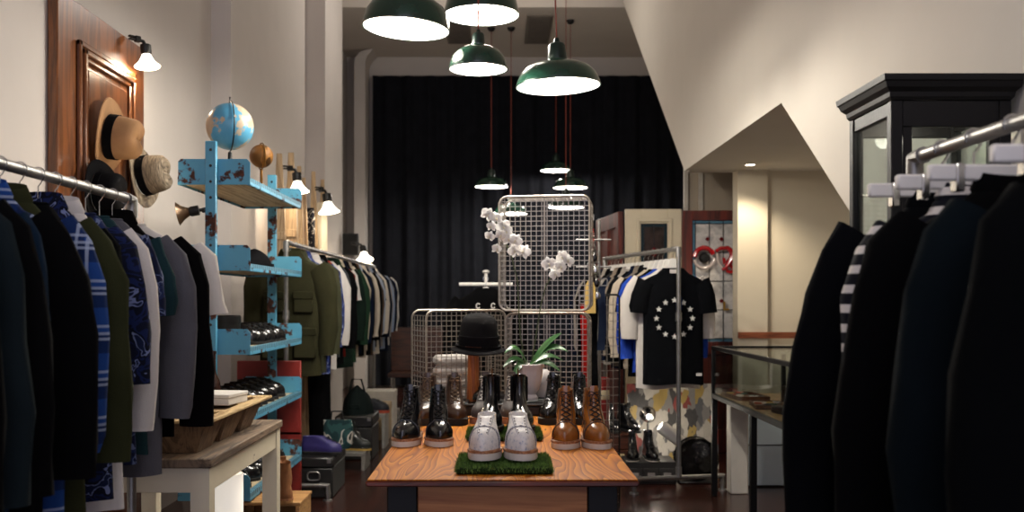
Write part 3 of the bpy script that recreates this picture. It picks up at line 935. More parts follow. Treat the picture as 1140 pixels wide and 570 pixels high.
class Last:
    """a foot form: horizontal rings, toe towards -Y, sole at z=0"""
    def __init__(s, levels, Lg=.29, side=1, wk=1.0):
        s.lv, s.L, s.side, s.wk = levels, Lg, side, wk

    def ring(s, z, sf, sb, ws, k):
        r, l = [], []
        for u in US:
            q = sf + (sb - sf) * u
            el = math.sqrt(max(0, 1 - (2 * u - 1) ** 2)) * .040
            shape = fw(u) if sf > .01 else fw(q)
            base = fw(q) * min(1, math.sqrt(max(0, 1 - (1 - min(u / .3, 1)) ** 2)) + .0) if sf > 0 else fw(q)
            w = (base * (1 - k) + el * k) * ws * s.wk
            if u == 0 or u == 1: w = 0
            y = (q - .55) * s.L
            off = s.side * -.008 * max(0, .35 - q) / .35
            r.append((off + w, y, z)); l.append((off - w, y, z))
        return r + l[1:-1][::-1]

    def level(s, z):
        lv = s.lv
        if z <= lv[0][0]: return lv[0]
        for a, b in zip(lv, lv[1:]):
            if z <= b[0]:
                t = (z - a[0]) / (b[0] - a[0])
                return tuple(a[i] + (b[i] - a[i]) * t for i in range(5))
        return lv[-1]

    def front(s, z, x):
        """point of the front line at height z, offset x across"""
        r = s.ring(*s.level(z)); n = len(US)
        half = r[:n] if x >= 0 else [r[0]] + r[n:][::-1]
        c = r[0][0]
        for a, b in zip(half, half[1:6]):
            xa, xb = abs(a[0] - c), abs(b[0] - c)
            if xa <= abs(x) <= xb:
                t = (abs(x) - xa) / max(xb - xa, 1e-6)
                return Vector((c + x, a[1] + (b[1] - a[1]) * t, z))
        return Vector((c + x, half[3][1], z))

    def over(s, q, n=14, out=.0008):
        """a line over the foot at length position q, from one side up and over to the other"""
        pts = []
        zs = [i * .004 for i in range(0, 40)]
        col = []
        for z in zs:
            L = s.level(z)
            if L[1] >= q: break
            r = s.ring(*L); k = len(US)
            y = (q - .55) * s.L
            for a, b in zip(r[:k], r[1:k]):
                if a[1] <= y <= b[1]:
                    t = (y - a[1]) / max(b[1] - a[1], 1e-6)
                    col.append((a[0] + (b[0] - a[0]) * t, y, z)); break
        if not col: return []
        off = s.side * -.008 * max(0, .35 - q) / .35
        left = [(2 * off - x, y, z) for x, y, z in col]
        top = (off, (q - .55) * s.L, col[-1][2] + .003)
        pts = left + [top] + col[::-1]
        return [Vector((off + (p[0] - off) * 1.02, p[1], p[2] + out)) for p in pts]


BOOT = [(0, .015, .985, 1.0, 0), (.014, .01, .992, 1.03, 0), (.027, .02, .99, 1.02, 0), (.039, .048, .985, .95, .05), (.048, .09, .98, .88, .1), (.056, .165, .975, .80, .15), (.068, .26, .97, .92, .3),
        (.085, .345, .965, .99, .5), (.102, .41, .96, .97, .75), (.120, .45, .955, .90, 1), (.142, .468, .955, .83, 1), (.162, .47, .96, .78, 1), (.178, .465, .968, .76, 1)]
SHOE = [(0, .015, .985, 1.0, 0), (.016, .01, .992, 1.03, 0), (.030, .018, .99, 1.01, 0), (.044, .04, .985, .96, .05), (.055, .08, .98, .9, .1), (.063, .15, .972, .88, .15), (.073, .25, .968, .86, .3), (.084, .335, .962, .84, .5),
        (.094, .40, .955, .82, .7), (.100, .44, .95, .82, .9)]
CHEL = [(0, .015, .985, 1.0, 0), (.014, .01, .992, 1.02, 0), (.03, .02, .99, 1.0, 0), (.044, .05, .985, .92, .05), (.054, .10, .98, .84, .1), (.062, .18, .975, .76, .15), (.073, .29, .97, .74, .3),
        (.088, .38, .965, .78, .5), (.108, .44, .96, .8, .8), (.135, .475, .955, .8, 1), (.165, .475, .955, .78, 1), (.19, .465, .962, .78, 1)]


def footwear(name, label, cat, loc, rz, levels, mats, group, side=1, sole=.028, heel=0.0, laces=True, style='plain', Lg=.29, wk=1.0, lace_mat=None, seam=None):
    up, welt, sol = mats
    t = thing(name, label, cat, loc, rz, group)
    la = Last(levels, Lg, side, wk)
    def outl(k, grow, z, kk=.955): return [(p[0] * grow, p[1] * (1 + (grow - 1) * .5), z) for p in la.ring(0, .0, 1.0, k * kk, 0)]
    z0 = sole
    m = MB()
    m.loft([outl(1.1, 1.0, 0), outl(1.13, 1.0, .004), outl(1.12, 1.0, z0 - .008)])
    m.build('sole', sol, t, ang=50)
    m = MB(); m.loft([outl(1.13, 1.0, z0 - .008), outl(1.16, 1.0, z0 - .006), outl(1.16, 1.0, z0 - .001), outl(1.10, 1.0, z0 + .001)]); m.build('welt', welt, t, ang=50)
    # upper
    la.wk = wk * .955
    rings = [[(x, y, z + z0) for x, y, z in la.ring(*L)] for L in levels]
    top = levels[-1]
    for dz, g in ((-.002, .93), (-.03, .86), (-.07, .8)):
        c = Vector((0, ((top[1] + top[2]) / 2 - .55) * Lg, 0))
        rings.append([(c.x + (x - c.x) * g, c.y + (y - c.y) * g, top[0] + z0 + dz) for x, y, z in la.ring(*top)])
    m = MB(); m.loft(rings, True, True); m.build('upper', up, t, ang=75)
    ztop = top[0]
    sh = Vector((0, 0, z0))
    zl0 = .066 if ztop > .12 else .053
    # eyestay edges and seams
    m = MB()
    if style != 'chelsea':
        for s_ in (-1, 1):
            zs = [zl0 + (ztop - zl0) * k / 12 for k in range(13)]
            m.tube([la.front(z, s_ * (.024 if ztop > .12 else .017 + .008 * k / 12)) + sh + Vector((0, -.0012, .0005)) for k, z in enumerate(zs)], .0016, 5)
    if style in ('cap', 'wing'):
        c = la.over(.25)
        if c: m.tube([p + sh for p in c], .0022, 6)
    if m.v: m.build('seam', seam or up, t)
    if style == 'wing':
        m = MB()
        for q in (.235, .265):
            for p in la.over(q)[3:-3]:
                m.ball(p + sh, .0016, 6, 4)
        for s_ in (-1, 1):
            for k in range(6):
                z = zl0 + .004 + (ztop - zl0 - .008) * k / 5.5
                p = la.front(z, s_ * (.013 + .004 * k / 5)) + sh
                m.ball(p + Vector((0, -.001, 0)), .0024, 7, 5)
        m.build('dot_pattern', pm('punched_dark', '#2a2522', .8), t)
    if laces:
        n = 7 if ztop > .12 else 4
        m = MB()
        zs = [zl0 + .006 + (ztop - zl0 - .014) * k / (n - 1) for k in range(n)]
        wx = .016 if ztop > .12 else .012
        for k in range(n):
            a = la.front(zs[k], -wx) + sh + Vector((0, -.003, .002)); b = la.front(zs[k], wx) + sh + Vector((0, -.003, .002))
            if k == 0: m.tube([a, (a + b) / 2 + Vector((0, -.003, .001)), b], .0021, 6)
            if k < n - 1:
                c = la.front(zs[k + 1], wx) + sh + Vector((0, -.004, .002)); d = la.front(zs[k + 1], -wx) + sh + Vector((0, -.004, .002))
                m.tube([a, (a + c) / 2 + Vector((0, -.003, .001)), c], .0021, 6); m.tube([b, (b + d) / 2 + Vector((0, -.005, .001)), d], .0021, 6)
        tp = la.front(ztop - .008, 0) + sh
        for s_ in (-1, 1):
            m.tube([tp + Vector((0, -.004, 0)), tp + Vector((s_ * .018, -.012, .006)), tp + Vector((s_ * .026, -.012, -.01)), tp + Vector((s_ * .008, -.007, -.006))], .0019, 6)
            m.tube([tp + Vector((0, -.006, 0)), tp + Vector((s_ * .014, -.014, -.018)), tp + Vector((s_ * .017, -.014, -.04))], .0019, 6)
        m.build('laces', lace_mat or pm('black_lace', '#0a0a0a', .8), t)
        m = MB()
        for z in zs:
            for s_ in (-1, 1): m.ball(la.front(z, s_ * (wx + .002)) + sh + Vector((0, -.001, 0)), .0028, 7, 5)
        m.build('eyelet_pattern', pm('eyelet_metal', '#3a3530', .4, .8), t)
    if ztop > .12:
        m = MB()
        if style == 'chelsea':
            y = ((top[1] + top[2]) / 2 - .55) * Lg
            for s_ in (-1, 1):
                x = s_ * .0325 * wk
                m.box(min(x - s_ * .006, x + s_ * .0025), max(x - s_ * .006, x + s_ * .0025), y - .028, y + .028, z0 + .085, z0 + ztop - .004, .004)
            m.build('elastic_gusset', fab('elastic', '#161616'), t)
            m = MB(); yb = (.955 - .55) * Lg
            m.tube([(0, yb, z0 + ztop - .01), (0, yb + .012, z0 + ztop + .012), (0, yb - .004, z0 + ztop + .02), (0, yb - .008, z0 + ztop - .012)], .003, 6, flat=2.2); m.build('pull_tab', fab('tab', '#6d4b2d'), t)
        else:
            p = la.front(ztop, 0) + sh
            m.tube([p + Vector((0, .006, -.03)), p + Vector((0, .004, .0)), p + Vector((0, .008, .018))], [.014, .017, .015], 10, flat=.25, up=(0, 1, 0)); m.build('tongue', up, t)
    return t


def leather(name, col, rough=.25, var=.2, coat=.35, vs=16):
    return pm('leather_' + name, col, rough, 0, var, vs, .1, 120, .5, coat)


M_tansole = pm('white_rubber_sole', '#cfc4b8', .6, 0, .06, 20)
M_welt = wood('tan_welt', '#7d4a2c', '#b07a52', 3, 'y', .6)
L_black = leather('black_shine', '#0d0d10', .2)
L_bronze = leather('bronze', '#3a2517', .3, .3)
L_tan = leather('tan_burnished', '#8c5420', .24, .4, .5, 18)
L_grey = leather('grey_suede', '#4b4543', .8, .15, 0)
t_ = NT('speckled_white_leather')
t_.color(t_.ramp(t_.noise(t_.co(), 70, 4, .7), [(.33, '#98a0b6'), (.42, '#d9d4d0'), (.6, '#e8e2dc')])); t_.set('Roughness', .5)
L_white = t_.mat


def pair(name, words, cat, pxl, pxr, Y, z, levels, mats, group, rz=(4, -4), **k):
    for i, px in enumerate((pxl, pxr)):
        x = (px - VX) * Y / F
        lab = words.replace('@', ('left' if i == 0 else 'right'))
        footwear(name, lab, cat, (x, Y, z), R(rz[i] * -1), levels, mats, group, side=(1 if i == 0 else -1), **k)


TT = TZ + .0012
pair('boot', '@ boot of the shiny black lace-up pair with white soles at the front table corner', 'boot', 456.5, 488, 3.86, TT, BOOT, (L_black, M_welt, M_tansole), 'boots on the table', style='cap', wk=1.0)
pair('boot', '@ boot of the dark bronze lace-up pair behind the shiny black boots', 'boot', 476.5, 506, 4.5, TT, BOOT, (L_bronze, M_rub, M_rub), 'boots on the table', rz=(2, -6), style='cap', lace_mat=pm('brown_lace', '#6d5a45', .8))
pair('boot', '@ boot of the burnished tan lace-up pair with white soles', 'boot', 630, 660.5, 3.80, TT, BOOT, (L_tan, M_welt, M_tansole), 'boots on the table', rz=(3, -3), style='wing', wk=1.0, seam=pm('dark_tan_seam', '#4a2610', .4))
pair('boot', '@ boot of the glossy black lace-up pair behind the tan boots', 'boot', 615.5, 645, 4.52, TT, BOOT, (L_black, M_rub, M_rub), 'boots on the table', rz=(10, 4), style='cap')


def turf(label, x0, x1, y0, y1, z, h, seed):
    t = thing('turf_tile', label, 'turf tile', (x0, y0, z))
    m = MB(); m.box(0, x1 - x0, 0, y1 - y0, 0, h * .7, .006); m.build('mat_base', fab('turf_base', '#1d2a12'), t)
    rnd = random.Random(seed); m = MB()
    for k in range(5200):
        x, y = rnd.uniform(-.004, x1 - x0 + .004), rnd.uniform(-.004, y1 - y0 + .004)
        a = rnd.uniform(0, 6.28); dx, dy = .0016 * math.cos(a), .0016 * math.sin(a)
        lx, ly = rnd.uniform(-.006, .006), rnd.uniform(-.006, .006); hh = h * rnd.uniform(.35, .62)
        zb = h * .62 if 0.004 < x < x1 - x0 - .004 and .004 < y < y1 - y0 - .004 else h * rnd.uniform(.1, .6)
        m.add([(x - dx, y - dy, zb), (x + dx, y + dy, zb), (x + lx, y + ly, zb + hh)], [(0, 1, 2)])
    g = NT('artificial_grass'); g.color(g.ramp(g.noise(g.co(), 60, 2), [(.3, '#345218'), (.7, '#6c8e3a')])); g.set('Roughness', .8)
    o = m.build('grass_pile', g.mat, t, smooth=False, fix=False); o['kind'] = 'stuff'
    return t


turf('green turf tile under the white wingtip shoes', -.135, .172, 3.12, 3.43, TT, .026, 1)
turf('green turf tile under the black ankle boots', -.126, .172, 3.86, 4.16, TT, .026, 2)
TG = TT + .0345
pair('shoe', '@ shoe of the speckled white wingtip pair with thick soles on green turf', 'shoe', 541.5, 577.5, 3.33, TG, SHOE, (L_white, M_welt, M_tansole), 'shoes on the table', rz=(2, -2), laces=False, style='wing', sole=.030, wk=1.0, seam=pm('grey_seam', '#9d9aa0', .6))
pair('ankle_boot', '@ boot of the plain black pull-on ankle pair behind the white shoes', 'boot', 546.5, 578.5, 4.01, TG, CHEL, (L_black, M_rub, M_rub), 'boots on the table', rz=(2, -2), laces=False, style='chelsea', sole=.02)
pair('boot', '@ boot of the grey suede pair with white laces behind the pull-on boots', 'boot', 541.5, 571, 4.55, TT, BOOT, (L_grey, M_welt, pm('pink_sole', '#9b7565', .7)), 'boots on the table', rz=(12, 8), lace_mat=pm('white_lace', '#d8d4cc', .8))

# ------------------------------------------------------------------ things at the back of the table
M_slate = pm('dark_slate', '#1f1e1f', .5, 0, .2, 20, .15, 60)
t = thing('display_tray', 'flat black tray under the white orchid pot on the table', 'tray', (0, 0, TT))
m = MB(); m.box(-.16, .27, 4.72, 5.12, 0, .045, .006); m.build('base', M_slate, t)
m = MB()
for a in ((-.165, .275, 4.715, 4.74), (-.165, .275, 5.10, 5.125), (-.165, -.145, 4.74, 5.10), (.255, .275, 4.74, 5.10)): m.box(*a, .0455, .056, .003)
m.build('edge', M_slate, t)
ZT2 = TT + .0575

# orchid
M_pot = pm('lilac_ceramic', '#ddd2d0', .45, 0, .05, 10, .15, 40)
M_leaf = pm('orchid_leaf', '#2f5a2b', .35, 0, .25, 10, 0, 60, .5, .2)
M_stem = pm('orchid_stem', '#3f4a26', .5)
M_petal = pm('white_petal', '#f6f2ec', .6, 0, .02, 20)
pb = next(n for n in M_petal.node_tree.nodes if n.type == 'BSDF_PRINCIPLED')
pb.inputs['Subsurface Weight'].default_value = .7; pb.inputs['Subsurface Radius'].default_value = (.02, .02, .02); pb.inputs['Subsurface Scale'].default_value = .5
OX, OY = (589 - VX) * 4.93 / F, 4.93
t = thing('potted_orchid', 'white flowering orchid in a ribbed lilac white pot on the table', 'plant', (OX, OY, ZT2))
m = MB()
pr = [(.030, 0), (.044, .001), (.046, .010), (.040, .018), (.034, .026), (.038, .034), (.050, .055), (.060, .095), (.067, .135), (.070, .160), (.075, .164), (.076, .176), (.071, .178), (.066, .170), (.062, .155), (.02, .150)]
rings = []
for i, (r, z) in enumerate(pr):
    n = 48
    rings.append([((r * (1 + (.028 if 5 < i < 9 else 0) * math.cos(k * 2 * PI / n * 12))) * math.cos(2 * PI * k / n), (r * (1 + (.028 if 5 < i < 9 else 0) * math.cos(k * 2 * PI / n * 12))) * math.sin(2 * PI * k / n), z) for k in range(n)])
m.loft(rings, True, True); m.build('pot', M_pot, t, ang=50)
m = MB(); m.lathe([(.001, .1525), (.061, .156)], 20); m.build('bark_soil', pm('bark', '#2a1d14', .9, 0, .3, 60, .5, 90), t)


def leaf(tip, w, droop, rise):
    m = MB(); n = 10; A = Vector((0, 0, .155)); B = Vector(tip)
    rows = []
    w *= 1.12
    d = Vector((B.x, B.y, B.z - .155)).normalized(); s_ = Vector((-d.y, d.x, 0)).normalized()
    if s_.y < 0: s_ = -s_
    s_ = (s_ + d.cross(s_) * (.75 if d.cross(s_).z > 0 else -.75)).normalized()
    for k in range(n + 1):
        u = k / n
        c = A.lerp(B, u) + Vector((0, 0, rise * math.sin(PI * u) - droop * u * u))
        ww = w * (math.sin(PI * min(1, (u * .88 + .10)))) ** .7
        if k == n: ww = .001
        up_ = Vector((0, 0, 1))
        rows.append([c - s_ * ww + up_ * ww * .35, c - up_ * .001, c + s_ * ww + up_ * ww * .35, c + s_ * ww + up_ * (ww * .35 + .002), c + up_ * .0025, c - s_ * ww + up_ * (ww * .35 + .002)])
    m.loft(rows)
    return m


for tip, w, dr, ri in (((-.125, -.075, .26), .020, .03, .05), ((.16, -.03, .33), .022, .0, .02), ((.19, -.07, .255), .021, .015, .05), ((.17, .05, .20), .017, .01, .035), ((-.13, -.09, .185), .017, .02, .035), ((-.09, -.12, .13), .016, .04, .04), ((.15, -.10, .165), .015, .02, .03)):
    leaf(tip, w, dr, ri).build('leaf', M_leaf, t)


def rel(px, py, Y=4.93): return P(px, py, Y) - Vector((OX, OY, ZT2))


for pts in ([(584, 402), (579, 372), (577.5, 340), (576, 312), (570, 288), (560, 262), (549, 240), (542, 236)], [(592, 402), (597, 372), (602, 340), (608, 318), (616, 304), (626, 292), (634, 287)]):
    m = MB(); m.tube([rel(*p) for p in pts], .0032, 7); m.build('flower_stem', M_stem, t)


def flower(c, sz, yaw, pitch, roll):
    m = MB()
    def petal(ang, l, w, back):
        rows = []
        for k in range(6):
            u = k / 5
            ww = w * (math.sin(PI * (.08 + .87 * u)) ** .6)
            if k == 5: ww *= .3
            y = -.05 * l * math.sin(PI * u) + back * u
            r = u * l
            rows.append([(-ww, y - .0, r), (0, y - .14 * w, r), (ww, y, r), (ww, y + .002, r), (0, y + .003, r), (-ww, y + .002, r)])
        b = len(m.v); m.loft(rows); m.xf(Matrix.Rotation(ang, 4, 'Y'), b)
    petal(0, sz * .56, sz * .17, .006); petal(R(134), sz * .54, sz * .16, .006); petal(R(-134), sz * .54, sz * .16, .006)
    petal(R(74), sz * .58, sz * .30, .0); petal(R(-74), sz * .58, sz * .30, .0)
    Mx = Matrix.Translation(c) @ Matrix.Rotation(yaw, 4, 'Z') @ Matrix.Rotation(pitch, 4, 'X') @ Matrix.Rotation(roll, 4, 'Y')
    m.xf(Mx)
    o = m.build('blossom', M_petal, t, ang=60)
    m = MB(); m.ball((0, -.008, -.001), (.004, .006, .004), 8, 6); m.ball((0, -.009, -.008), (.004, .005, .006), 8, 6); m.xf(Mx)
    m.build('lip', pm('orchid_lip', '#e3dbc0', .5), o)


rnd = random.Random(5)
for px, py, s_ in ((543, 239, .068), (552, 243, .066), (560, 252, .07), (567, 266, .074), (574, 268, .066), (573, 279, .07), (583, 280, .072), (545, 263, .05), (553, 277, .05), (557, 262, .055), (564, 258, .06), (547, 252, .05),
                   (611, 294, .07), (619, 297, .068), (626, 286, .062), (632, 290, .066), (618, 305, .058), (624, 297, .06)):
    flower(rel(px, py, 4.90 + rnd.uniform(-.02, .02)), s_, rnd.uniform(-.5, .5), rnd.uniform(-.25, .3), rnd.uniform(-.6, .6))

t = thing('round_vase', 'smooth white egg-shaped vase behind the orchid pot', 'vase', ((605 - VX) * 5.04 / F, 5.045, ZT2))
m = MB(); m.lathe([(.02, 0), (.034, .002), (.05, .03), (.055, .065), (.050, .10), (.036, .128), (.02, .14), (.016, .143), (.014, .14), (.014, .12)], 28, cap0=True, cap1=True); m.build('vase', pm('matt_white', '#cbc4c2', .6), t)

# hat on a wooden head stand
HX, HY = (527 - VX) * 4.95 / F, 4.97
t = thing('hat_stand', 'turned orange-brown wooden hat stand on the table holding a black bucket hat', 'hat stand', (HX, HY, TT))
m = MB(); m.lathe([(.034, 0), (.036, .03), (.032, .10), (.030, .2), (.028, .27), (.032, .30), (.05, .335), (.06, .37), (.05, .41), (.02, .43)], 24, cap0=True, cap1=True); m.build('post', wood('stand_wood', '#8a431c', '#bf7036', 2, 'z', .35), t)
hat('bucket_hat', 'dark charcoal bucket hat with turned band on the wooden hat stand', (HX + .025, HY, P(0, 384, 4.97).z), (.03, -.06, 1), fab('charcoal_felt', '#1b1a1b'), fab('charcoal_band', '#131214'), .148, (.098, .108, .16), (0, 1, 0), 'bucket', cat='hat', sag=.006, droop=.03)

# dark caps and a bag
def soft_lump(name, label, cat, loc, r, mat, seed, parts='cap'):
    t = thing(name, label, cat, loc)
    rnd = random.Random(seed); m = MB()
    p = [rnd.uniform(0, 6) for _ in range(4)]
    n, k_ = 24, 10
    rr = []
    for i in range(k_ + 1):
        a = PI / 2 * i / k_
        rr.append([((r[0] * math.cos(a) * (1 + .07 * math.sin(3 * q + p[0]) + .03 * math.sin(7 * q + p[1] + i))) * math.cos(q) + (.001 if i == k_ else 0), r[1] * math.cos(a) * (1 + .06 * math.sin(4 * q + p[2])) * math.sin(q), r[2] * math.sin(a) * (1 + .08 * math.sin(2 * q + p[3]))) for q in (2 * PI * j / n for j in range(n))])
    m.loft(rr, True, True)
    m.build('crown' if parts != 'bag' else 'body', mat, t, ang=70)
    m = MB()
    if parts == 'beanie':
        m.loft([[(r[0] * g * math.cos(2 * PI * j / n), r[1] * g * math.sin(2 * PI * j / n), z) for j in range(n)] for z, g in ((.001, 1.06), (.001, 1.12), (r[2] * .32, 1.1), (r[2] * .34, 1.0))], False, False); m.build('turned_brim', mat, t)
    elif parts == 'cap':
        rows = []
        for j in range(9):
            a = -PI / 2 + R(-62 + 124 * j / 8)
            rows.append([(r[0] * .9 * math.cos(a), r[1] * .9 * math.sin(a), .012), (r[0] * .95 * math.cos(a) + .0, r[1] * .9 * math.sin(a) - .07 * math.cos(R(-62 + 124 * j / 8)), .002), (r[0] * .95 * math.cos(a), r[1] * .9 * math.sin(a) - .07 * math.cos(R(-62 + 124 * j / 8)), .006), (r[0] * .9 * math.cos(a), r[1] * .9 * math.sin(a), .02)])
        m.loft(rows); m.build('peak', mat, t)
    else:
        m.tube([(-r[0] * .5, -r[1] * .2, r[2] * .8), (-r[0] * .3, -r[1] * .3, r[2] * 1.3), (r[0] * .3, -r[1] * .3, r[2] * 1.3), (r[0] * .5, -r[1] * .2, r[2] * .8)], .008, 7); m.build('handle', mat, t)
        m = MB(); m.box(-r[0] * .3, r[0] * .3, -r[1] * 1.02, -r[1] * .9, r[2] * .25, r[2] * .4, .004); m.build('flap', mat, t)
    return t


soft_lump('flat_cap', 'black cap lying on the table behind the bronze boots', 'cap', (-.262, 4.88, TT), (.08, .09, .10), fab('cap_black', '#101218'), 3)
soft_lump('leather_bag', 'soft black leather bag on the tray beneath the bucket hat', 'bag', ((545 - VX) * 4.92 / F - .01, 4.96, ZT2), (.085, .08, .065), M_darkleather, 8, 'bag')

# ------------------------------------------------------------------ wire baskets on a dark stand
t = thing('plinth_table', 'low dark side table behind the display table under the wire baskets', 'table', (0, 0, 0))
m = MB(); m.box(-.5, .53, 5.26, 5.95, .70, .735, .005); m.build('tabletop', M_blackwood, t)
for x in (-.47, .43):
    for y in (5.29, 5.87):
        m = MB(); m.box(x, x + .045, y, y + .045, 0, .70, .003); m.build('leg', M_blackwood, t)
M_wire = pm('aged_steel_wire', '#aaa298', .42, .85, .2, 40)


def rrect(w, h, r, n=6):
    pts = []
    for cx, cz, a0 in ((w - r, r, -90), (w - r, h - r, 0), (r, h - r, 90), (r, r, 180)):
        for k in range(n + 1):
            a = R(a0 + 90 * k / n); pts.append((cx + r * math.cos(a), cz + r * math.sin(a)))
    return pts


def basket(label, loc, rz, w, h, d, nx, nz):
    """front grid in the plane y=0, depth d behind it, open at the back"""
    t = thing('wire_basket', label, 'wire basket', loc, rz, 'wire baskets')
    for y, r in ((0, .009), (d, .007)):
        m = MB(); m.tube([(x, y, z) for x, z in rrect(w, h, .045)], r, 7, True, flat=.8); m.build('rim', M_wire, t)
    g = .0019
    m = MB()
    for i in range(1, nx): x = w * i / nx; m.box(x - g, x + g, -g, g, .004, h - .004)
    for j in range(1, nz): z = h * j / nz; m.box(.004, w - .004, -g * 2.4, -g * .4, z - g, z + g)
    m.build('front_mesh', M_wire, t, smooth=False)
    nd = max(3, int(d / .045))
    for nm, xs in (('side_mesh', 0), ('side_mesh', w)):
        m = MB()
        for j in range(1, nz): z = h * j / nz; m.box(xs - g, xs + g, 0, d, z - g, z + g)
        for k in range(1, nd): y = d * k / nd; m.box(xs - g * 1.4, xs + g * .6, y - g, y + g, .03, h - .03)
        m.build(nm, M_wire, t, smooth=False)
    for zs in (0, h):
        m = MB()
        for i in range(1, nx): x = w * i / nx; m.box(x - g, x + g, 0, d, zs - g, zs + g)
        for k in range(1, nd): y = d * k / nd; m.box(.03, w - .03, y - g, y + g, zs - g * 1.4, zs + g * .6)
        m.build('end_mesh', M_wire, t, smooth=False)
    m = MB(); m.tube([(w / 2, 0.004, .01), (w / 2, .004, h - .01)], .005, 6); m.build('stiffener', M_wire, t)
    return t


ZP = .737
q = P(556, 349, 5.36)
basket('tall upright wire basket on top of the stack behind the orchid', (q.x, 5.36, ZP + .512), R(-9), .49, .615, .2, 17, 23)
basket('lower wire basket supporting the tall one behind the orchid leaves', (q.x + .035, 5.40, ZP + .006), R(-9), .45, .49, .2, 15, 17)
q = P(477, 347, 5.32)
basket('wide wire basket turned sideways behind the bucket hat', (q.x - .012, 5.32, ZP + .006), R(22), .46, .505, .26, 16, 18)
t = thing('folded_cloth', 'folded white cloth lying inside the sideways wire basket', 'cloth', (-.25, 5.55, ZP + .015), R(22))
m = MB()
for k in range(4): m.box(-.11, .11, -.07, .07, .062 * k, .06 + .062 * k, .02)
m.build('fold', F_white, t)
# ------------------------------------------------------------------ blue shelving
SX0, SX1, SY0, SY1 = -1.62, -1.26, 5.0, 6.30
t = thing('shelving_unit', 'tall flaked blue metal shelving unit with perforated edges holding globes, hats and shoes', 'shelves', (0, 0, 0))
for y in (SY0 - .035, SY1 + .005):
    m = MB(); m.box(-1.475, -1.42, y, y + .03, 0, 2.105, .003); o = m.build('post', M_blue, t)
    m = MB()
    for k in range(26): m.lathe([(.001, -.004), (.006, -.004), (.0075, 0)], 10); m.xf(Matrix.Translation((-1.447, y - .001, .06 + k * .08)) @ Matrix.Rotation(-PI / 2, 4, 'X'), len(m.v) - 30)
    m.build('bolt_hole', pm('bolt_dark', '#3b332d', .4, .7), o)
SH = (1.90, 1.465, 1.04, .70, .30)
M_shelfwood = wood('shelf_board', '#8f7a5c', '#c8b592', 1, 'y', .6)
M_perf = NT('perforated_edge')
c = M_perf.n('ShaderNodeTexCoord'); sp = M_perf.n('ShaderNodeSeparateXYZ'); M_perf.ln(c.outputs['Object'], sp.inputs[0])
k_ = M_perf.math('LESS_THAN', M_perf.math('FRACT', M_perf.math('MULTIPLY', sp.outputs[1], 28)), .4)
M_perf.color(M_perf.mix(k_, '#5f9db8', '#211d1a')); M_perf.set('Roughness', .5)
for i, z in enumerate(SH):
    m = MB(); m.box(SX0, SX1, SY0, SY1, z, z + .014, .002); o = m.build('shelf', M_shelfwood, t)
    for y in (SY0 - .004, SY1 - .0):
        m = MB(); m.prism([(SX0, z - .012), (SX1, z - .012), (SX1 + .004, z), (SX1 + .004, z + .10), (SX1 - .012, z + .118), (SX0 + .012, z + .118), (SX0, z + .105)], .004, 'y', y); m.build('end_plate', M_blue, o, smooth=False)
    m = MB(); m.box(SX1, SX1 + .004, SY0, SY1, z - .012, z + .003); m.box(SX1 - .012, SX1 + .004, SY0, SY1, z - .014, z - .010); m.build('front_lip', M_blue, o, smooth=False)
    m = MB(); m.box(SX1 - .03, SX1 + .0035, SY0 + .002, SY1 - .002, z + .0035, z + .024); m.build('perforated_strip', M_perf.mat, o, smooth=False)
    m = MB(); m.box(SX0 - .004, SX0, SY0, SY1, z - .012, z + .03); m.build('back_lip', M_blue, o, smooth=False)
ZS = [z + .0145 for z in SH]

# globe
g = NT('globe_map')
n_ = g.noise(g.co(), 7, 5, .55)
sea = g.mix(g.noise(g.co(), 8, 2), '#3f8fb8', '#6cb4d2')
land = g.mix(g.noise(g.co(), 9, 2), '#a8927a', '#cdbfa6')
g.color(g.mix(g.ramp(n_, [(.495, (0, 0, 0)), (.515, (1, 1, 1))]), sea, land)); g.set('Roughness', .3)
M_brass = pm('aged_brass', '#6b4a22', .4, .85, .25, 20)
gl = P(256, 141, 5.12)
t = thing('world_globe', 'blue world globe on its stand on the top blue shelf', 'globe', (gl.x, gl.y, ZS[0]))
zc = gl.z - ZS[0]; rg = .121
m = MB(); m.ball((0, 0, zc), rg, 36, 24); m.build('sphere', g.mat, t, ang=180)
m = MB(); m.lathe([(.07, 0), (.072, .008), (.05, .018), (.015, .024), (.01, max(.03, zc - rg - .012))], 24, cap0=True, cap1=True); m.build('base', M_black, t)
m = MB(); m.tube([((rg + .008) * math.sin(R(a)) * .42, -(rg + .008) * math.sin(R(a)) * .9, zc + (rg + .008) * math.cos(R(a))) for a in range(0, 181, 9)], .0035, 7); m.lathe([(.004, rg), (.006, rg + .012), (.003, rg + .02), (.006, rg + .03), (.001, rg + .034)], 10, (0, 0, zc)); m.build('meridian_ring', M_black, t)
gl = P(291, 174, 5.55)
t = thing('world_globe', 'small bronze coloured antique globe on the top blue shelf', 'globe', (gl.x, gl.y, ZS[0]))
zc = gl.z - ZS[0]
m = MB(); m.ball((0, 0, zc), .066, 28, 18); m.build('sphere', blotch_mat('bronze_globe_map', [(0, '#5a3a1a'), (.48, '#7d5426'), (.55, '#3d2711'), (.62, '#8a6432')], 4, .6, .45), t, ang=180)
m = MB(); m.lathe([(.03, 0), (.032, .006), (.016, .014), (.008, .02), (.008, max(.025, zc - .07))], 20, cap0=True); m.build('base', M_brass, t)
m = MB(); m.tube([(.074 * math.cos(R(a)) * .5, -.074 * math.cos(R(a)) * .86, zc + .074 * math.sin(R(a))) for a in range(0, 360, 12)], .004, 6, True); m.build('meridian_ring', M_brass, t)

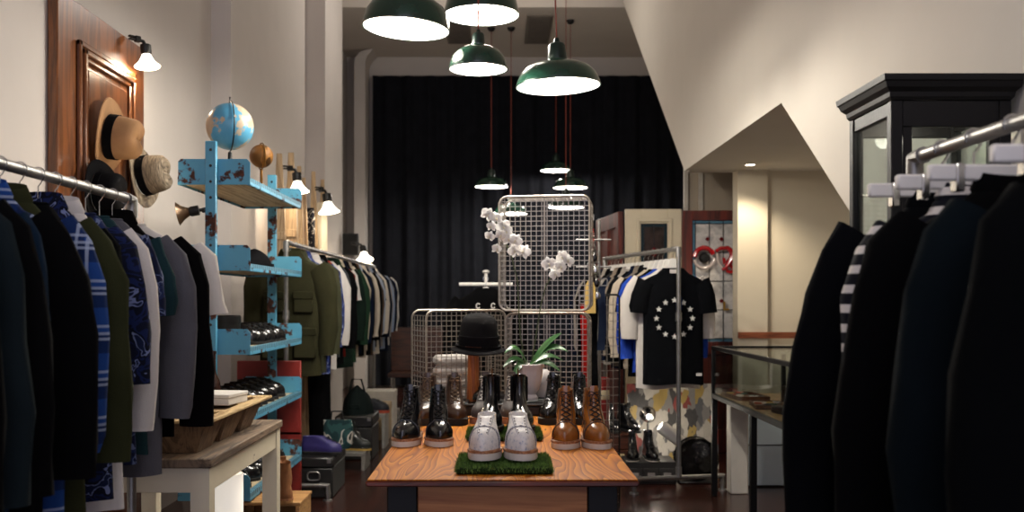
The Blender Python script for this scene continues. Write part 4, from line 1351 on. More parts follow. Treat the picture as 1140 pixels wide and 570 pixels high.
# bits on the shelves
soft_lump('scarf', 'dark bundled scarf at the far end of the top blue shelf', 'scarf', (-1.40, 5.9, ZS[0]), (.07, .2, .045), fab('scarf_dark', '#14151a'), 14, 'beanie')
soft_lump('flat_cap', 'black cap at the near end of the second blue shelf', 'cap', (-1.44, 5.2, ZS[1]), (.09, .1, .10), F_black, 15)
soft_lump('beanie', 'large soft black hat on the second blue shelf', 'cap', (-1.425, 5.75, ZS[1]), (.10, .19, .115), fab('hat_black2', '#0c0c0e'), 16, 'beanie')
t = thing('storage_tin', 'black round lidded tin behind the shoes on the third blue shelf', 'tin', (-1.47, 5.30, ZS[2]))
m = MB(); m.lathe([(.08, 0), (.083, .004), (.083, .125)], 28, cap0=True); m.build('tin', M_black, t)
m = MB(); m.lathe([(.086, .125), (.087, .128), (.087, .162), (.08, .168), (.001, .17)], 28, cap0=True); m.build('lid', M_black, t)
MS = (L_black, M_rub, M_rub)
ords = ('first', 'second', 'third', 'fourth', 'fifth', 'sixth', 'seventh', 'eighth')
for lv, nm, ys, zi in ((SHOE, 'third', (5.55, 5.68, 5.81, 5.94, 6.07), 2), (SHOE, 'fourth', (5.2, 5.33, 5.46, 5.62, 5.75, 5.9, 6.05), 3), (SHOE, 'lowest', (5.1, 5.25, 5.42, 5.57, 5.75, 5.9, 6.05), 4)):
    for i, y in enumerate(ys):
        footwear('dress_shoe', '%s black leather shoe from the near end of the %s blue shelf' % (ords[i], nm), 'shoe', (-1.455, y, ZS[zi]), R(90 + (-1) ** i * 4), lv, MS, 'black shoes on the blue shelves', side=1 if i % 2 else -1, sole=.016, style='cap', Lg=.27, wk=.92)
t = thing('painted_board', 'red painted board standing behind the end of the blue shelves', 'board', (-1.68, 6.345, 0))
m = MB(); m.box(0, .41, 0, .03, 0, .915, .004); m.build('panel', M_red, t)
m = MB(); m.box(.0, .41, -.0, .034, .44, .46, .003); m.build('batten', M_red, t)

clip_lamp('brown metal clip-on lamp pointing sideways under the top blue shelf', P(210, 236, 4.93), (-1, -.15, -.2), .085, 4, 3.0, shade_mat=pm('brown_metal_shade', '#5b4632', .35, .6))

# ------------------------------------------------------------------ white bench table in front of the shelves
M_oldwhite = rusty('scuffed_cream_paint', '#d8cdb4', .30, .6)
M_greywood = wood('grey_weathered_top', '#4a3c31', '#86715c', 1, 'y', .7)
BX0, BX1, BY0, BY1, BZ = -1.66, -1.03, 3.52, 4.66, .74
t = thing('work_table', 'old cream painted table with weathered wooden top by the front rack', 'table', (0, 0, 0))
m = MB(); m.box(BX0 - .01, BX1 + .01, BY0 - .015, BY1 + .01, BZ - .035, BZ, .005); m.build('tabletop', M_greywood, t)
for x in (BX0, BX1 - .068):
    for y in (BY0, BY1 - .068):
        m = MB(); m.loft([[(x + a * .068, y + b * .068, z) for a, b in ((0, 0), (1, 0), (1, 1), (0, 1))] for z in (BZ - .035, .1)] + [[(x + .008 + a * .05, y + .008 + b * .05, 0) for a, b in ((0, 0), (1, 0), (1, 1), (0, 1))]]); m.build('leg', M_oldwhite, t, smooth=False)
for q in ((BX0 + .068, BX1 - .068, BY0 + .006, BY0 + .03), (BX0 + .068, BX1 - .068, BY1 - .03, BY1 - .006), (BX0 + .006, BX0 + .03, BY0 + .068, BY1 - .068), (BX1 - .03, BX1 - .006, BY0 + .068, BY1 - .068)):
    m = MB(); m.box(*q, BZ - .125, BZ - .036, .002); m.build('apron', M_oldwhite, t)
# wooden three-cell mould on the table
M_mould = wood('pale_old_pine', '#8d6a3e', '#d0b380', 1.2, 'y', .75)
M_mould2 = wood('brown_old_pine', '#4e3925', '#7d6245', 1.2, 'z', .75)
t = thing('wooden_mould', 'long wooden brick mould with three hollow cells lying on the cream table', 'mould', (0, 0, BZ + .001))
zt = .128
ys = (3.60, 3.90, 4.20, 4.50)
m = MB()
x0, x1 = -1.36, -1.035
m.box(x0, x0 + .05, ys[0] - .05, ys[3] + .02, zt - .012, zt, .003); m.box(x1 - .05, x1, ys[0] - .05, ys[3] + .02, zt - .012, zt, .003)
for k in range(4): m.box(x0 + .05, x1 - .05, ys[k] - .05, ys[k] + (.02 if k < 3 else .02), zt - .012, zt, .003)
m.build('top_frame', M_mould, t)
for k in range(3):
    a, b = ys[k] + .0, ys[k + 1] - .03
    m = MB()
    def q4(g, z): return [(x0 + .03 + g, a - .01 + g, z), (x1 - .03 - g, a - .01 + g, z), (x1 - .03 - g, b - g, z), (x0 + .03 + g, b - g, z)]
    m.loft([q4(.0, zt - .0125), q4(.045, .0), q4(.06, .012), q4(.02, zt - .0125)], False, True); m.build('cell', M_mould2, t, smooth=False)
M_card = pm('white_card', '#d9d5ce', .7, 0, .03, 12)
for i, (x, y, z, w, d, h, rz, lab) in enumerate(((-1.20, 3.86, .0, .13, .22, .04, 12, 'white shallow box lying on the near end of the wooden mould'), (-1.17, 4.17, .0, .15, .20, .045, -8, 'white shallow box lying further along the wooden mould'))):
    t = thing('card_box', lab, 'box', (x, y, BZ + .0015 + zt), R(rz))
    m = MB(); m.box(-w / 2, w / 2, -d / 2, d / 2, 0, h * .62, .002); m.build('box_base', M_card, t)
    m = MB(); m.box(-w / 2 - .003, w / 2 + .003, -d / 2 - .003, d / 2 + .003, h * .63, h, .003); m.build('lid', M_card, t)
t = thing('bottle', 'brown glass bottle standing behind the white boxes on the cream table', 'bottle', ((237 - VX) * 4.6 / F, 4.605, BZ + .001))
m = MB(); m.lathe([(.03, 0), (.034, .004), (.035, .02), (.035, .15), (.030, .185), (.016, .215), (.012, .24), (.012, .31), (.015, .312), (.015, .325), (.010, .326), (.009, .3)], 24, cap0=True); m.build('glass_body', pm('amber_glass', '#2c120c', .08, 0, .1, 9, 0, 60, .7, .5), t)
m = MB(); m.lathe([(.0355, .04), (.0358, .041), (.0358, .135), (.0355, .136)], 24); m.build('paper_label', pm('faded_label', '#9a7f72', .8), t)
# white drum with a leather strap, on a low stool below the table
t = thing('wooden_box', 'small wooden box under the cream table', 'box', (-1.18, 4.12, 0))
m = MB(); m.box(-.12, .12, -.12, .12, .02, .22, .004)
m.build('box_base', M_mould2, t)
m = MB(); m.box(-.125, .125, -.125, .125, .221, .24, .004); m.build('lid', M_mould2, t)
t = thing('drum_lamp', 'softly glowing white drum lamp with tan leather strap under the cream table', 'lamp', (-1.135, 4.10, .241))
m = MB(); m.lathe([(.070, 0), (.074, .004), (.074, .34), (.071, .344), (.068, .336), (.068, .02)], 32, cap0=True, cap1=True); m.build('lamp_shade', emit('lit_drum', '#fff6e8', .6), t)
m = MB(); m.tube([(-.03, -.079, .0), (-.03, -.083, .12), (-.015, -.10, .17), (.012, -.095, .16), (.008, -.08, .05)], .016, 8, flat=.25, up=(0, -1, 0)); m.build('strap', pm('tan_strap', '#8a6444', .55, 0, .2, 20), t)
# tan work boot on a pine crate
M_pinebox = wood('crate_pine', '#9a6a38', '#c4965c', 1, 'x', .6)
t = thing('pine_crate', 'low pine crate on the floor by the cream table with a tan boot', 'crate', (-1.33, 5.02, 0))
m = MB()
for x in (0, .30):
    m = MB(); m.box(x, x + .02, 0, .30, 0, .26, .003); m.build('side_board', M_pinebox, t)
for y in (0, .282):
    m = MB(); m.box(.0205, .2995, y, y + .018, .0, .2, .003); m.build('front_board', M_pinebox, t)
m = MB(); m.box(-.005, .325, -.005, .305, .261, .278, .003); m.build('lid', M_pinebox, t)
footwear('boot', 'tan suede work boot on the pine crate below the blue shelves', 'boot', (-1.11, 5.1, .2795), R(200), BOOT, (leather('suede_tan', '#8b5a34', .8, .2, 0), M_welt, M_pinebox), None, side=1, sole=.02)

# ------------------------------------------------------------------ weathered boards, lamps and scarves on the left wall behind
M_pick = wood('weathered_board', '#8a7256', '#b79c78', .8, 'z', .7)
bl = ((311, 171, 8.0, .105), (324, 170, 8.35, .11), (333, 185, 8.62, .085), (338, 198, 8.9, .08), (349, 191, 9.3, .085), (359, 200, 9.7, .08))
ordb = ('first', 'second', 'third', 'fourth', 'fifth', 'sixth')
for i, (px, py, Y, w) in enumerate(bl):
    q = P(px, py, Y)
    x = q.x
    t = thing('tapered_board', '%s weathered wooden board with tapered top from the shelves, leaning on the wall' % ordb[i], 'board', (x + .012, Y, 0), R(-8), 'tapered boards')
    t.rotation_euler = (0, math.atan2(-.012, q.z), 0)
    h = q.z
    m = MB(); m.prism([(-w / 2, 0), (w / 2, 0), (w / 2, h * .70), (w * .2, h), (-w * .2, h), (-w / 2, h * .70)], .025, 'y', -.012); m.build('board', M_pick, t, smooth=False)
    m = MB(); m.box(-w * .45, w * .45, -.03, -.0125, h * .72, h * .745, .003); m.build('batten', M_pick, t)
for i, (p0, p1, Y, w, mt, lab) in enumerate(((332, (205, 290), 8.45, .11, fab('scarf_white', '#ddd3c0', .04), 'long white scarf hanging under the first clip lamp behind the shelves'),
                                           (341, (212, 290), 8.72, .05, fab('scarf_red', '#a5362a'), 'narrow red scarf hanging between the white and the patterned scarves'),
                                           (350, (232, 290), 9.1, .13, blotch_mat('fabric_blackwhite', [(0, '#15161c'), (.5, '#1b1c24'), (.56, '#cfc8bd'), (.6, '#15161c')], 7, 3), 'black and white patterned scarf hanging behind the long rack'),
                                           (362, (226, 290), 9.4, .15, fab('scarf_cream', '#e2d8c2', .04), 'cream scarf hanging under the second clip lamp behind the long rack'))):
    q0, q1 = P(p0, p1[0], Y), P(p0, p1[1], Y)
    t = thing('scarf', lab, 'scarf', (q0.x - .045, Y - .06, q0.z))
    L = q0.z - 1.2
    n = 24; loop = []
    for k in range(n + 1):
        x = -w / 2 + w * k / n; loop.append((x, .010 * math.sin(x * 60 + i)))
    loop += [(x, y + .008) for x, y in loop[::-1]]
    m = MB(); m.loft([[(x * g_, y * f_, z) for x, y in loop] for z, g_, f_ in ((0, .8, .6), (-.1, .95, 1), (-L * .6, 1.0, 1.5), (-L, 1.06, 1.9))]); m.build('cloth', mt, t, ang=60)
    m = MB()
    for k in range(9): x = -w * .5 + w * k / 8; m.tube([(x, .006, -L + .004), (x + .003, .006, -L - .05)], .003, 5)
    m.build('fringe', mt, t)
clip_lamp('black clip-on lamp with glowing shade on the boards next to the blue shelves', P(331, 203, 8.1), (.1, -.1, -1), .13, 7, 6)
clip_lamp('black clip-on lamp with glowing shade above the middle of the long rack', P(365, 226, 9.0), (.15, -.1, -1), .14, 8, 6)
clip_lamp('glowing clip-on lamp at the curtain end of the long rack', P(405, 282, 10.6), (.2, -.4, -1), .13, 7, 7)
q = P(381, 284, 10.97)
t = thing('wall_speaker', 'small black panel speaker on the wall at the end of the long rack', 'speaker', (q.x + .005, 10.95, q.z))
m = MB(); m.box(0, .17, 0, .1, 0, .24, .006); m.build('cabinet', M_black, t)
m = MB(); m.box(.012, .158, -.008, -.0005, .012, .228, .004); m.build('grille', pm('speaker_cloth', '#0b0b0b', .9), t)

# ------------------------------------------------------------------ things on the floor along the left
def pipe_stool(x, y): pass


def trunk_case(label, x0, x1, y0, y1, h, mat):
    t = thing('footlocker', label, 'trunk', (x0, y0, 0))
    w, d = x1 - x0, y1 - y0
    m = MB(); m.box(0, w, 0, d, 0.002, h * .74, .008); m.build('body', mat, t)
    m = MB(); m.box(-.004, w + .004, -.004, d + .004, h * .745, h, .01); m.build('lid', mat, t)
    m = MB(); m.tube([(w * .34 + a, -.012, h * .45 + b) for a, b in rrect(w * .32, h * .2, .02, 4)], .006, 7, True); m.build('handle', M_steel, t)
    m = MB()
    for x in (.01, w - .04):
        for z in (.01, h - .04): m.box(x, x + .03, -.008, -.0045, z, z + .03, .002)
    m.build('corner_plate', M_steel, t)
    return t


M_trunk = pm('black_fibreboard', '#171615', .45, 0, .2, 14, .1, 60)
trunk_case('black trunk with metal handle at the near foot of the long rack', -1.34, -1.09, 6.50, 7.02, .27, M_trunk)
footwear('sneaker', 'purple low shoe on the black trunk under the long rack', 'shoe', (-1.20, 6.64, .2715), R(82), SHOE, (leather('purple', '#2b2560', .55, .15, .05), M_rub, M_rub), None, sole=.02, laces=True)
t = thing('tote_bag', 'patterned teal, white and red bag standing on the black trunk behind the purple shoe', 'bag', (-1.22, 6.86, .2715))
M_tote = blotch_mat('fabric_tote', [(0, '#1d3436'), (.44, '#2b4a4a'), (.5, '#b8b2a8'), (.56, '#16211f'), (.62, '#93412e')], 6, 1.6)
m = MB(); m.loft([[(x * k, y * k2, z) for x, y in rrect(.20, .10, .03, 4)] for z, k, k2 in ((0, .9, .9), (.03, 1, 1), (.15, 1.02, .8), (.2, .98, .4))]); m.build('body', M_tote, t, ang=60)
m = MB(); m.tube([(.05, .03, .19), (.06, .02, .26), (.13, .02, .26), (.14, .03, .19)], .006, 7); m.build('handle', M_rub, t)
M_grey = pm('grey_plinth_paint', '#6f6c66', .7, 0, .08, 8)


def plinth(label, x0, x1, y0, y1, h, mat):
    t = thing('display_plinth', label, 'plinth', (x0, y0, 0))
    w, d = x1 - x0, y1 - y0
    m = MB(); m.box(0, w, 0, d, h - .03, h, .003); m.build('slab', mat, t)
    for x in (0, w - .03):
        m = MB(); m.box(x, x + .03, 0, d, 0, h - .0305, .003); m.build('side_board', mat, t)
    return t


plinth('low grey plinth under the yellow-soled boot', -1.31, -1.02, 7.55, 7.85, .14, M_grey)
footwear('boot', 'dark boot with yellow rubber sole on the low grey plinth', 'boot', (-1.14, 7.7, .1415), R(80), BOOT, (leather('dark_green', '#161a17', .5, .2, .1), M_rub, pm('yellow_sole', '#b8974a', .7)), None, sole=.024)
plinth('tall pale grey plinth under the navy shoe with red sole', -1.27, -1.0, 8.7, 9.0, .30, pm('pale_plinth', '#8b8880', .7))
footwear('shoe', 'navy shoe with red sole on the pale grey plinth', 'shoe', (-1.13, 8.85, .3015), R(84), SHOE, (leather('navy', '#15171f', .6, .15, 0), pm('red_sole', '#a5452c', .6), pm('red_sole', '#a5452c', .6)), None, sole=.022)
trunk_case('second black trunk further back under the long rack', -1.33, -1.03, 8.05, 8.5, .36, M_trunk)
soft_lump('duffel_bag', 'dark green duffel bag lying on the second black trunk', 'bag', (-1.18, 8.27, .3615), (.13, .17, .22), fab('duffel', '#161d1c'), 31, 'bag')
for i, (x, y, h, c, lab) in enumerate(((-1.33, 9.2, .34, '#a08a6a', 'cardboard coloured shoe box at the end of the long rack'), (-1.32, 9.62, .42, '#b9b2a6', 'pale shoe box behind the cardboard one under the long rack'))):
    t = thing('shoe_box', lab, 'box', (x, y, 0))
    mt = pm('box_card_%d' % i, c, .8)
    m = MB(); m.box(0, .3, 0, .3, 0, h - .07, .003); m.build('box_base', mt, t)
    m = MB(); m.box(-.004, .304, -.004, .304, h - .069, h, .003); m.build('lid', mt, t)

# wooden bench far behind on the left
M_dkwood = wood('dark_brown_wood', '#2a150d', '#4e2917', 1, 'x', .4)
t = thing('wooden_bench', 'dark brown wooden bench with metal legs beyond the long rack', 'bench', (-1.3, 11.6, 0))
m = MB(); m.box(0, .62, 0, .4, .40, .45, .008); m.build('seat', M_dkwood, t)
m = MB(); m.box(0, .62, .36, .40, .451, .98, .008); m.build('backrest', M_dkwood, t)
for x in (.04, .58):
    m = MB(); m.tube([(x, .05, 0.0), (x, .05, .39), (x, .35, .39), (x, .35, 0)], .012, 8); m.build('leg', M_steel, t)

# single stand with a black hoodie behind the baskets
q = P(541, 304, 7.4)
t = thing('garment_stand', 'slim white stand with a black sweatshirt behind the wire baskets', 'clothes stand', (q.x, 7.4, 0))
m = MB(); m.tube([(0, 0, .02), (0, 0, q.z)], .012, 10); m.ball((0, 0, q.z + .01), (.028, .028, .014), 12, 6); m.build('pole', M_hangw, t)
m = MB(); m.lathe([(.16, 0), (.16, .01), (.03, .02)], 24, cap0=True, cap1=True); m.build('base', M_black, t)
m = MB(); m.tube([(-.2, -.03, q.z - .085), (.2, -.03, q.z - .085)], .014, 8); m.build('cross_arm', M_hangw, t)
o = garment('sweatshirt', 'black sweatshirt with two small white marks hanging behind the wire baskets', 'sweatshirt', (q.x, 7.28, q.z - .045), 0, F_black, None, 'sweater', .8, .21, .045, 300, .004)
m = MB()
for x in (-.055, .055):
    m.tube([(x + .014 * math.cos(R(a)), -.05, -.20 + .018 * math.sin(R(a))) for a in range(30, 331, 30)], .005, 6)
m.build('chest_print', F_white, o)
put_hanger('white', (q.x, 7.28, q.z - .045), 0, 'white hanger holding the black sweatshirt behind the wire baskets', 'white hangers')

# straps and belts hanging at the basket's side
def strap(name, label, px, y0p, y1p, Y, w, mat, cat, buckle=None):
    q0, q1 = P(px, y0p, Y), P(px, y1p, Y)
    L = q0.z - q1.z
    t = thing(name, label, cat, q0)
    m = MB(); n = 14
    m.loft([[(x + .004 * math.sin(k * .5 + px), y + .004 * math.sin(k * 1.1), -L * k / n) for x, y in ((-w / 2, -.003), (w / 2, -.003), (w / 2, .003), (-w / 2, .003))] for k in range(n + 1)]); m.build('band', mat, t, ang=60)
    m = MB(); m.tube([(a, -.002, b + .0) for a, b in [(-w * .7 + x, z - .0) for x, z in rrect(w * 1.4, .04, .01, 3)]], .004, 6, True); m.build('buckle', M_steel, t)
    return t


F_redr = fab('red_ribbon', '#a01c17')
t = thing('belt_rail', 'small metal hook rail at the side of the wire baskets carrying straps', 'hook rail', (0, 0, 0))
xa, xb = P(648, 290, 5.75).x, P(682, 290, 5.75).x
m = MB(); m.tube([(xa + .115, 5.9, 0.012), (xa + .115, 5.9, 1.78)], .009, 8); m.lathe([(.09, 0), (.09, .012), (.02, .02)], 24, (xa + .115, 5.9, 0), True, True); m.build('pole', M_steel, t)
m = MB(); m.tube([(xa - .03, 5.82, 1.66), (xb, 5.82, 1.66)], .006, 8); m.tube([(xa + .115, 5.9, 1.66), (xa + .115, 5.82, 1.66)], .006, 8); m.build('bar', M_steel, t)
m = MB(); m.tube([(xa - .03, 5.82, 1.50), (xb, 5.82, 1.50)], .006, 8); m.tube([(xa + .115, 5.9, 1.50), (xa + .115, 5.82, 1.50)], .006, 8); m.build('bar', M_steel, t)
strap('red_strap', 'long bright red strap hanging beside the wire baskets', 651, 338, 436, 5.74, .042, F_redr, 'strap')
strap('black_strap', 'long black strap hanging next to the red strap', 661, 300, 470, 5.74, .05, F_black, 'strap')
strap('navy_strap', 'navy woven strap hanging between the black strap and the t-shirt rack', 670, 318, 390, 5.74, .045, fab('navy_strap', '#222b3f'), 'strap')
strap('dark_red_strap', 'thin dark red strap at the edge of the tall wire basket', 659, 246, 305, 5.70, .014, F_redr, 'strap')
t = thing('hanging_tag', 'yellow paper tag hanging between the tall basket and the t-shirt rack', 'tag', P(657, 312, 5.68))
m = MB(); m.prism([(-.03, -.19), (.032, -.19), (.03, -.03), (.012, 0), (-.012, 0), (-.028, -.03)], .003, 'y'); m.build('card', pm('yellow_card', '#d8b565', .7), t, smooth=False)
m = MB(); m.tube([(0, 0, 0), (.004, .0, .06), (0, .03, .10)], .002, 5); m.build('string', F_white, t)
for i in range(4):
    q = P(661 + i * 1.2, 262 + i * 14, 5.66)
    t = thing('hanging_key_chain', ('bundle of metal key chains hanging by the tall basket, topmost one', 'key chain under the topmost one by the tall basket', 'key chain above the lowest one by the tall basket', 'lowest key chain by the tall basket')[i], 'key chain', q)
    m = MB()
    for k in range(5): m.tube([(.012 * math.cos(R(a)) * (1 if k % 2 else .4), .012 * math.cos(R(a)) * (.4 if k % 2 else 1), -.024 * k + .015 * math.sin(R(a))) for a in range(0, 360, 40)], .0025, 5, True)
    m.build('chain', M_steel, t)
    m = MB(); m.ball((0.004, -.01, -.13), (.016, .006, .022), 10, 7); m.build('fob', (M_darkleather, M_chrome)[i % 2], t)
# grid panel next to the straps
q = P(662, 330, 6.1)
t = thing('grid_panel', 'black wire grid panel standing between the straps and the t-shirt rack', 'grid panel', (q.x, 6.1, 0), R(12))
m = MB(); m.tube([(x, 0, z + .01) for x, z in rrect(.16, q.z, .02, 3)], .006, 6, True); m.build('frame', M_black, t)
m = MB()
for k in range(1, 4): m.box(.04 * k - .002, .04 * k + .002, -.002, .002, .01, q.z)
for k in range(1, 26): m.box(.0, .16, -.002, .002, q.z * k / 26 - .002, q.z * k / 26 + .002)
m.build('wire_mesh', M_wire, t, smooth=False)
# ------------------------------------------------------------------ old doors at the back right
M_redwood = wood('red_brown_door_wood', '#35100a', '#652214', .7, 'z', .5, 5)
M_cream = pm('cream_door_paint', '#cdc0a4', .5, 0, .04, 6)
M_lead = pm('lead_came', '#1c1d20', .5, .5)


def stained(name, w, h, stops, scale):
    t_ = NT(name); t_.color(t_.ramp(t_.noise(t_.co(), scale, 3, .6, .4), stops)); t_.set('Roughness', .15)
    return t_.mat


def door_leaf(t, w, h, th, mat, win, rail=.11):
    """slab with a window opening win=(x0,x1,z0,z1) made of stiles and rails, lower panel below"""
    x0, x1, z0, z1 = win
    for nm, q in (('stile', (0, x0, 0, h)), ('stile', (x1, w, 0, h)), ('rail', (x0, x1, z1, h)), ('rail', (x0, x1, z0 - rail, z0)), ('rail', (x0, x1, 0, .2))):
        m = MB(); m.box(q[0], q[1], 0, th, q[2], q[3], .003); m.build(nm, mat, t)
    m = MB(); m.box(x0, x1, th * .3, th * .7, .2, z0 - rail); m.build('lower_panel', mat, t)


def leaded(t, win, y, border, field, diamonds, nx, nz):
    x0, x1, z0, z1 = win
    m = MB(); m.box(x0, x1, y, y + .006, z0, z1); o = m.build('leaded_window', field, t)
    b = .028
    m = MB()
    for q in ((x0, x0 + b, z0, z1), (x1 - b, x1, z0, z1), (x0 + b, x1 - b, z1 - b, z1), (x0 + b, x1 - b, z0, z0 + b)): m.box(q[0], q[1], y - .003, y - .0005, q[2], q[3])
    m.build('border_glass', border, o, smooth=False)
    m = MB()
    for k in range(nx + 1): x = x0 + b + (x1 - x0 - 2 * b) * k / nx; m.box(x - .003, x + .003, y - .007, y - .0035, z0, z1)
    for k in range(nz + 1): z = z0 + b + (z1 - z0 - 2 * b) * k / nz; m.box(x0, x1, y - .0068, y - .0033, z - .003, z + .003)
    m.build('lead_came', M_lead, o, smooth=False)
    m = MB()
    for dx, dz, s_ in diamonds: m.prism([(dx - s_, dz), (dx, dz - s_), (dx + s_, dz), (dx, dz + s_)], .003, 'y', y - .011)
    m.build('diamond_pane', pm('ruby_glass', '#5d0f14', .15), o, smooth=False)


t = thing('salvaged_door', 'cream painted old door with dark leaded window at the back of the shop', 'door', (1.09, 8.5, 0))
win = (.135, .365, 1.05, 1.965)
door_leaf(t, .485, 2.09, .045, M_cream, win)
m = MB()
for q in ((.095, .125, 1.0, 2.01), (.375, .405, 1.0, 2.01)): m.box(q[0], q[1], -.014, -.0005, q[2], q[3], .005)
for q in ((.095, .405, 1.98, 2.01), (.095, .405, 1.0, 1.03)): m.box(q[0], q[1], -.0135, -.0004, q[2], q[3], .005)
m.build('moulding', M_cream, t)
leaded(t, win, .02, pm('dark_teal_glass', '#1d2f38', .15), stained('smoky_glass', 0, 0, [(.3, '#231d1d'), (.6, '#3d3230')], 8), ((.25, 1.72, .045), (.25, 1.33, .045)), 2, 4)

t = thing('salvaged_door', 'red-brown panelled old door seen nearly edge-on behind the t-shirt rack', 'door', (1.075, 8.52, 0), math.atan2(.95, -.10))
w = .95
for q in ((0, .1, 0, 2.07), (w - .1, w, 0, 2.07), (.1, w - .1, 1.94, 2.07), (.1, w - .1, .95, 1.1), (.1, w - .1, 0, .22), (w / 2 - .05, w / 2 + .05, .22, 1.94)):
    m = MB(); m.box(q[0], q[1], 0, .045, q[2], q[3], .003); m.build('stile', M_redwood, t)
m = MB(); m.box(.1, w - .1, .015, .03, .22, 1.94); m.build('panel', M_redwood, t)
t = thing('salvaged_door', 'dark red door with pale leaded window and lettering beside the cream door', 'door', (1.575, 8.46, 0))
win = (.085, .50, .95, 1.99)
door_leaf(t, .58, 2.075, .045, M_redwood, win)
leaded(t, win, .02, pm('blue_grey_glass', '#4f7488', .12), stained('milky_glass', 0, 0, [(.3, '#8d8a88'), (.55, '#cfcac4'), (.75, '#a9a4a2')], 7), ((.335, 1.83, .022), (.215, 1.83, .02), (.335, 1.30, .02)), 3, 4)
# letters on that door
M_letter = pm('red_gloss_letter', '#a3121a', .18, 0, .1, 9, 0, 60, .6, .5)
Yl = 8.42


def arcpts(cx, cz, rx, rz_, a0, a1, n=18, y=Yl):
    return [(cx + rx * math.cos(R(a0 + (a1 - a0) * k / n)), y, cz + rz_ * math.sin(R(a0 + (a1 - a0) * k / n))) for k in range(n + 1)]


q = P(784, 287, Yl); q2 = P(806, 287, Yl)
DR = t
m = MB(); m.tube(arcpts(q.x, q.z, .082, .085, 20, 175), .020, 8); m.xf(Matrix.Translation(-DR.location)); m.build('letter_arc', M_letter, t)
m = MB(); m.tube(arcpts(q.x, q.z, .086, .088, 190, 360), .013, 8); m.xf(Matrix.Translation(-DR.location)); m.build('lower_arc', pm('clear_plastic', '#b9aaa4', .15), t)
m = MB(); m.lathe([(.001, .02), (.03, .018), (.045, .0), (.045, -.015)], 20); m.xf(Matrix.Translation((q.x, Yl, q.z)) @ Matrix.Rotation(PI / 2, 4, 'X')); m.xf(Matrix.Translation(-DR.location)); m.build('hub', M_black, t)
m = MB()
m.tube([(q2.x - .07, Yl, q2.z + .055), (q2.x - .03, Yl, q2.z + .08), (q2.x + .03, Yl, q2.z + .085), (q2.x + .07, Yl, q2.z + .055), (q2.x + .072, Yl, q2.z + .01), (q2.x + .045, Yl, q2.z - .05), (q2.x + .01, Yl, q2.z - .09), (q2.x - .02, Yl, q2.z - .10)], [.014, .017, .02, .026, .026, .022, .016, .010], 8)
m.xf(Matrix.Translation(-DR.location)); m.build('letter_stroke', M_letter, t)
m = MB(); m.tube([(q2.x - .06, Yl, q2.z + .04), (q2.x - .05, Yl, q2.z - .04), (q2.x - .01, Yl, q2.z - .085)], .010, 7); m.xf(Matrix.Translation(-DR.location)); m.build('inner_stroke', pm('clear_plastic', '#b9aaa4', .15), t)


def letter(txt, px, py, size, mat, label, name):
    cu = bpy.data.curves.new(name, 'FONT'); cu.body = txt; cu.size = size; cu.extrude = .006; cu.align_x = 'CENTER'; cu.align_y = 'CENTER'; cu.offset = size * .03
    o = bpy.data.objects.new('lettering', cu); COL.objects.link(o)
    bpy.context.view_layer.update()
    me = bpy.data.meshes.new_from_object(o.evaluated_get(bpy.context.evaluated_depsgraph_get()))
    bpy.data.objects.remove(o)
    me.materials.clear(); me.materials.append(mat)
    o = bpy.data.objects.new(name, me); COL.objects.link(o)
    o.parent = DR
    o.location = P(px, py, Yl + .012) - DR.location; o.rotation_euler = (PI / 2, 0, 0)
    o['label'] = label


letter("'S", 811, 297, .17, M_letter, 'red letter S with apostrophe', 'sign_letter')
letter('L', 808, 341, .10, pm('gold_letter', '#b98f3a', .35, .6), 'small gold letter L', 'sign_letter')

# ------------------------------------------------------------------ jewellery case
CX0, CX1, CY0, CY1, CZ0, CZ1 = 1.42, 2.06, 3.9, 6.6, .685, 1.0
t = thing('display_case', 'long black framed glass jewellery case on thin black legs', 'display case', (0, 0, 0))
b = .024
for z in (CZ0 - .03, CZ1 - b):
    for q in ((CX0, CX0 + b, CY0 + b, CY1 - b), (CX1 - b, CX1, CY0 + b, CY1 - b), (CX0, CX1, CY0, CY0 + b), (CX0, CX1, CY1 - b, CY1)):
        m = MB(); m.box(*q, z, z + b + (.006 if z < .9 else 0), .002); m.build('frame_rail', M_blackwood, t)
for x in (CX0, CX1 - b):
    for y in (CY0, CY1 - b):
        m = MB(); m.box(x, x + b, y, y + b, CZ0, CZ1 - b, .002); m.build('corner_post', M_blackwood, t)
for x in (CX0 + .0, CX1 - .036):
    for y in (CY0, 5.56, CY1 - .036):
        m = MB(); m.box(x, x + .036, y, y + .036, 0, CZ0 - .031, .003); m.build('leg', M_blackwood, t)
m = MB(); m.box(CX0 + b, CX1 - b, CY0 + b, CY1 - b, CZ0 - .012, CZ0, .001); m.build('deck', wood('case_deck', '#7d5a38', '#a98257', 1, 'y', .5), t)
for nm, q in (('top_glass', (CX0 + b, CX1 - b, CY0 + b, CY1 - b, CZ1 - .012, CZ1 - .007)), ('side_glass', (CX0 + .010, CX0 + .014, CY0 + b, CY1 - b, CZ0 + .001, CZ1 - b)), ('side_glass', (CX1 - .014, CX1 - .010, CY0 + b, CY1 - b, CZ0 + .001, CZ1 - b)),
              ('end_glass', (CX0 + b, CX1 - b, CY1 - .014, CY1 - .010, CZ0 + .001, CZ1 - b)), ('end_glass', (CX0 + b, CX1 - b, CY0 + .010, CY0 + .014, CZ0 + .001, CZ1 - b))):
    m = MB(); m.box(*q); m.build(nm, M_glass, t, smooth=False)
m = MB(); m.box(CX0 + .3, CX0 + .325, 6.0, 6.02, CZ0 + .001, CZ1 - b); m.build('divider_post', M_black, t)
DZ = CZ0 + .0015
M_tray = wood('tray_wood', '#4a2b18', '#7a4d2c', 2, 'x', .5)
BC = ('#b8543c', '#d9cfc0', '#3b5a4a', '#c9a04a', '#5a3440', '#d8d4cf', '#2a2a2e')


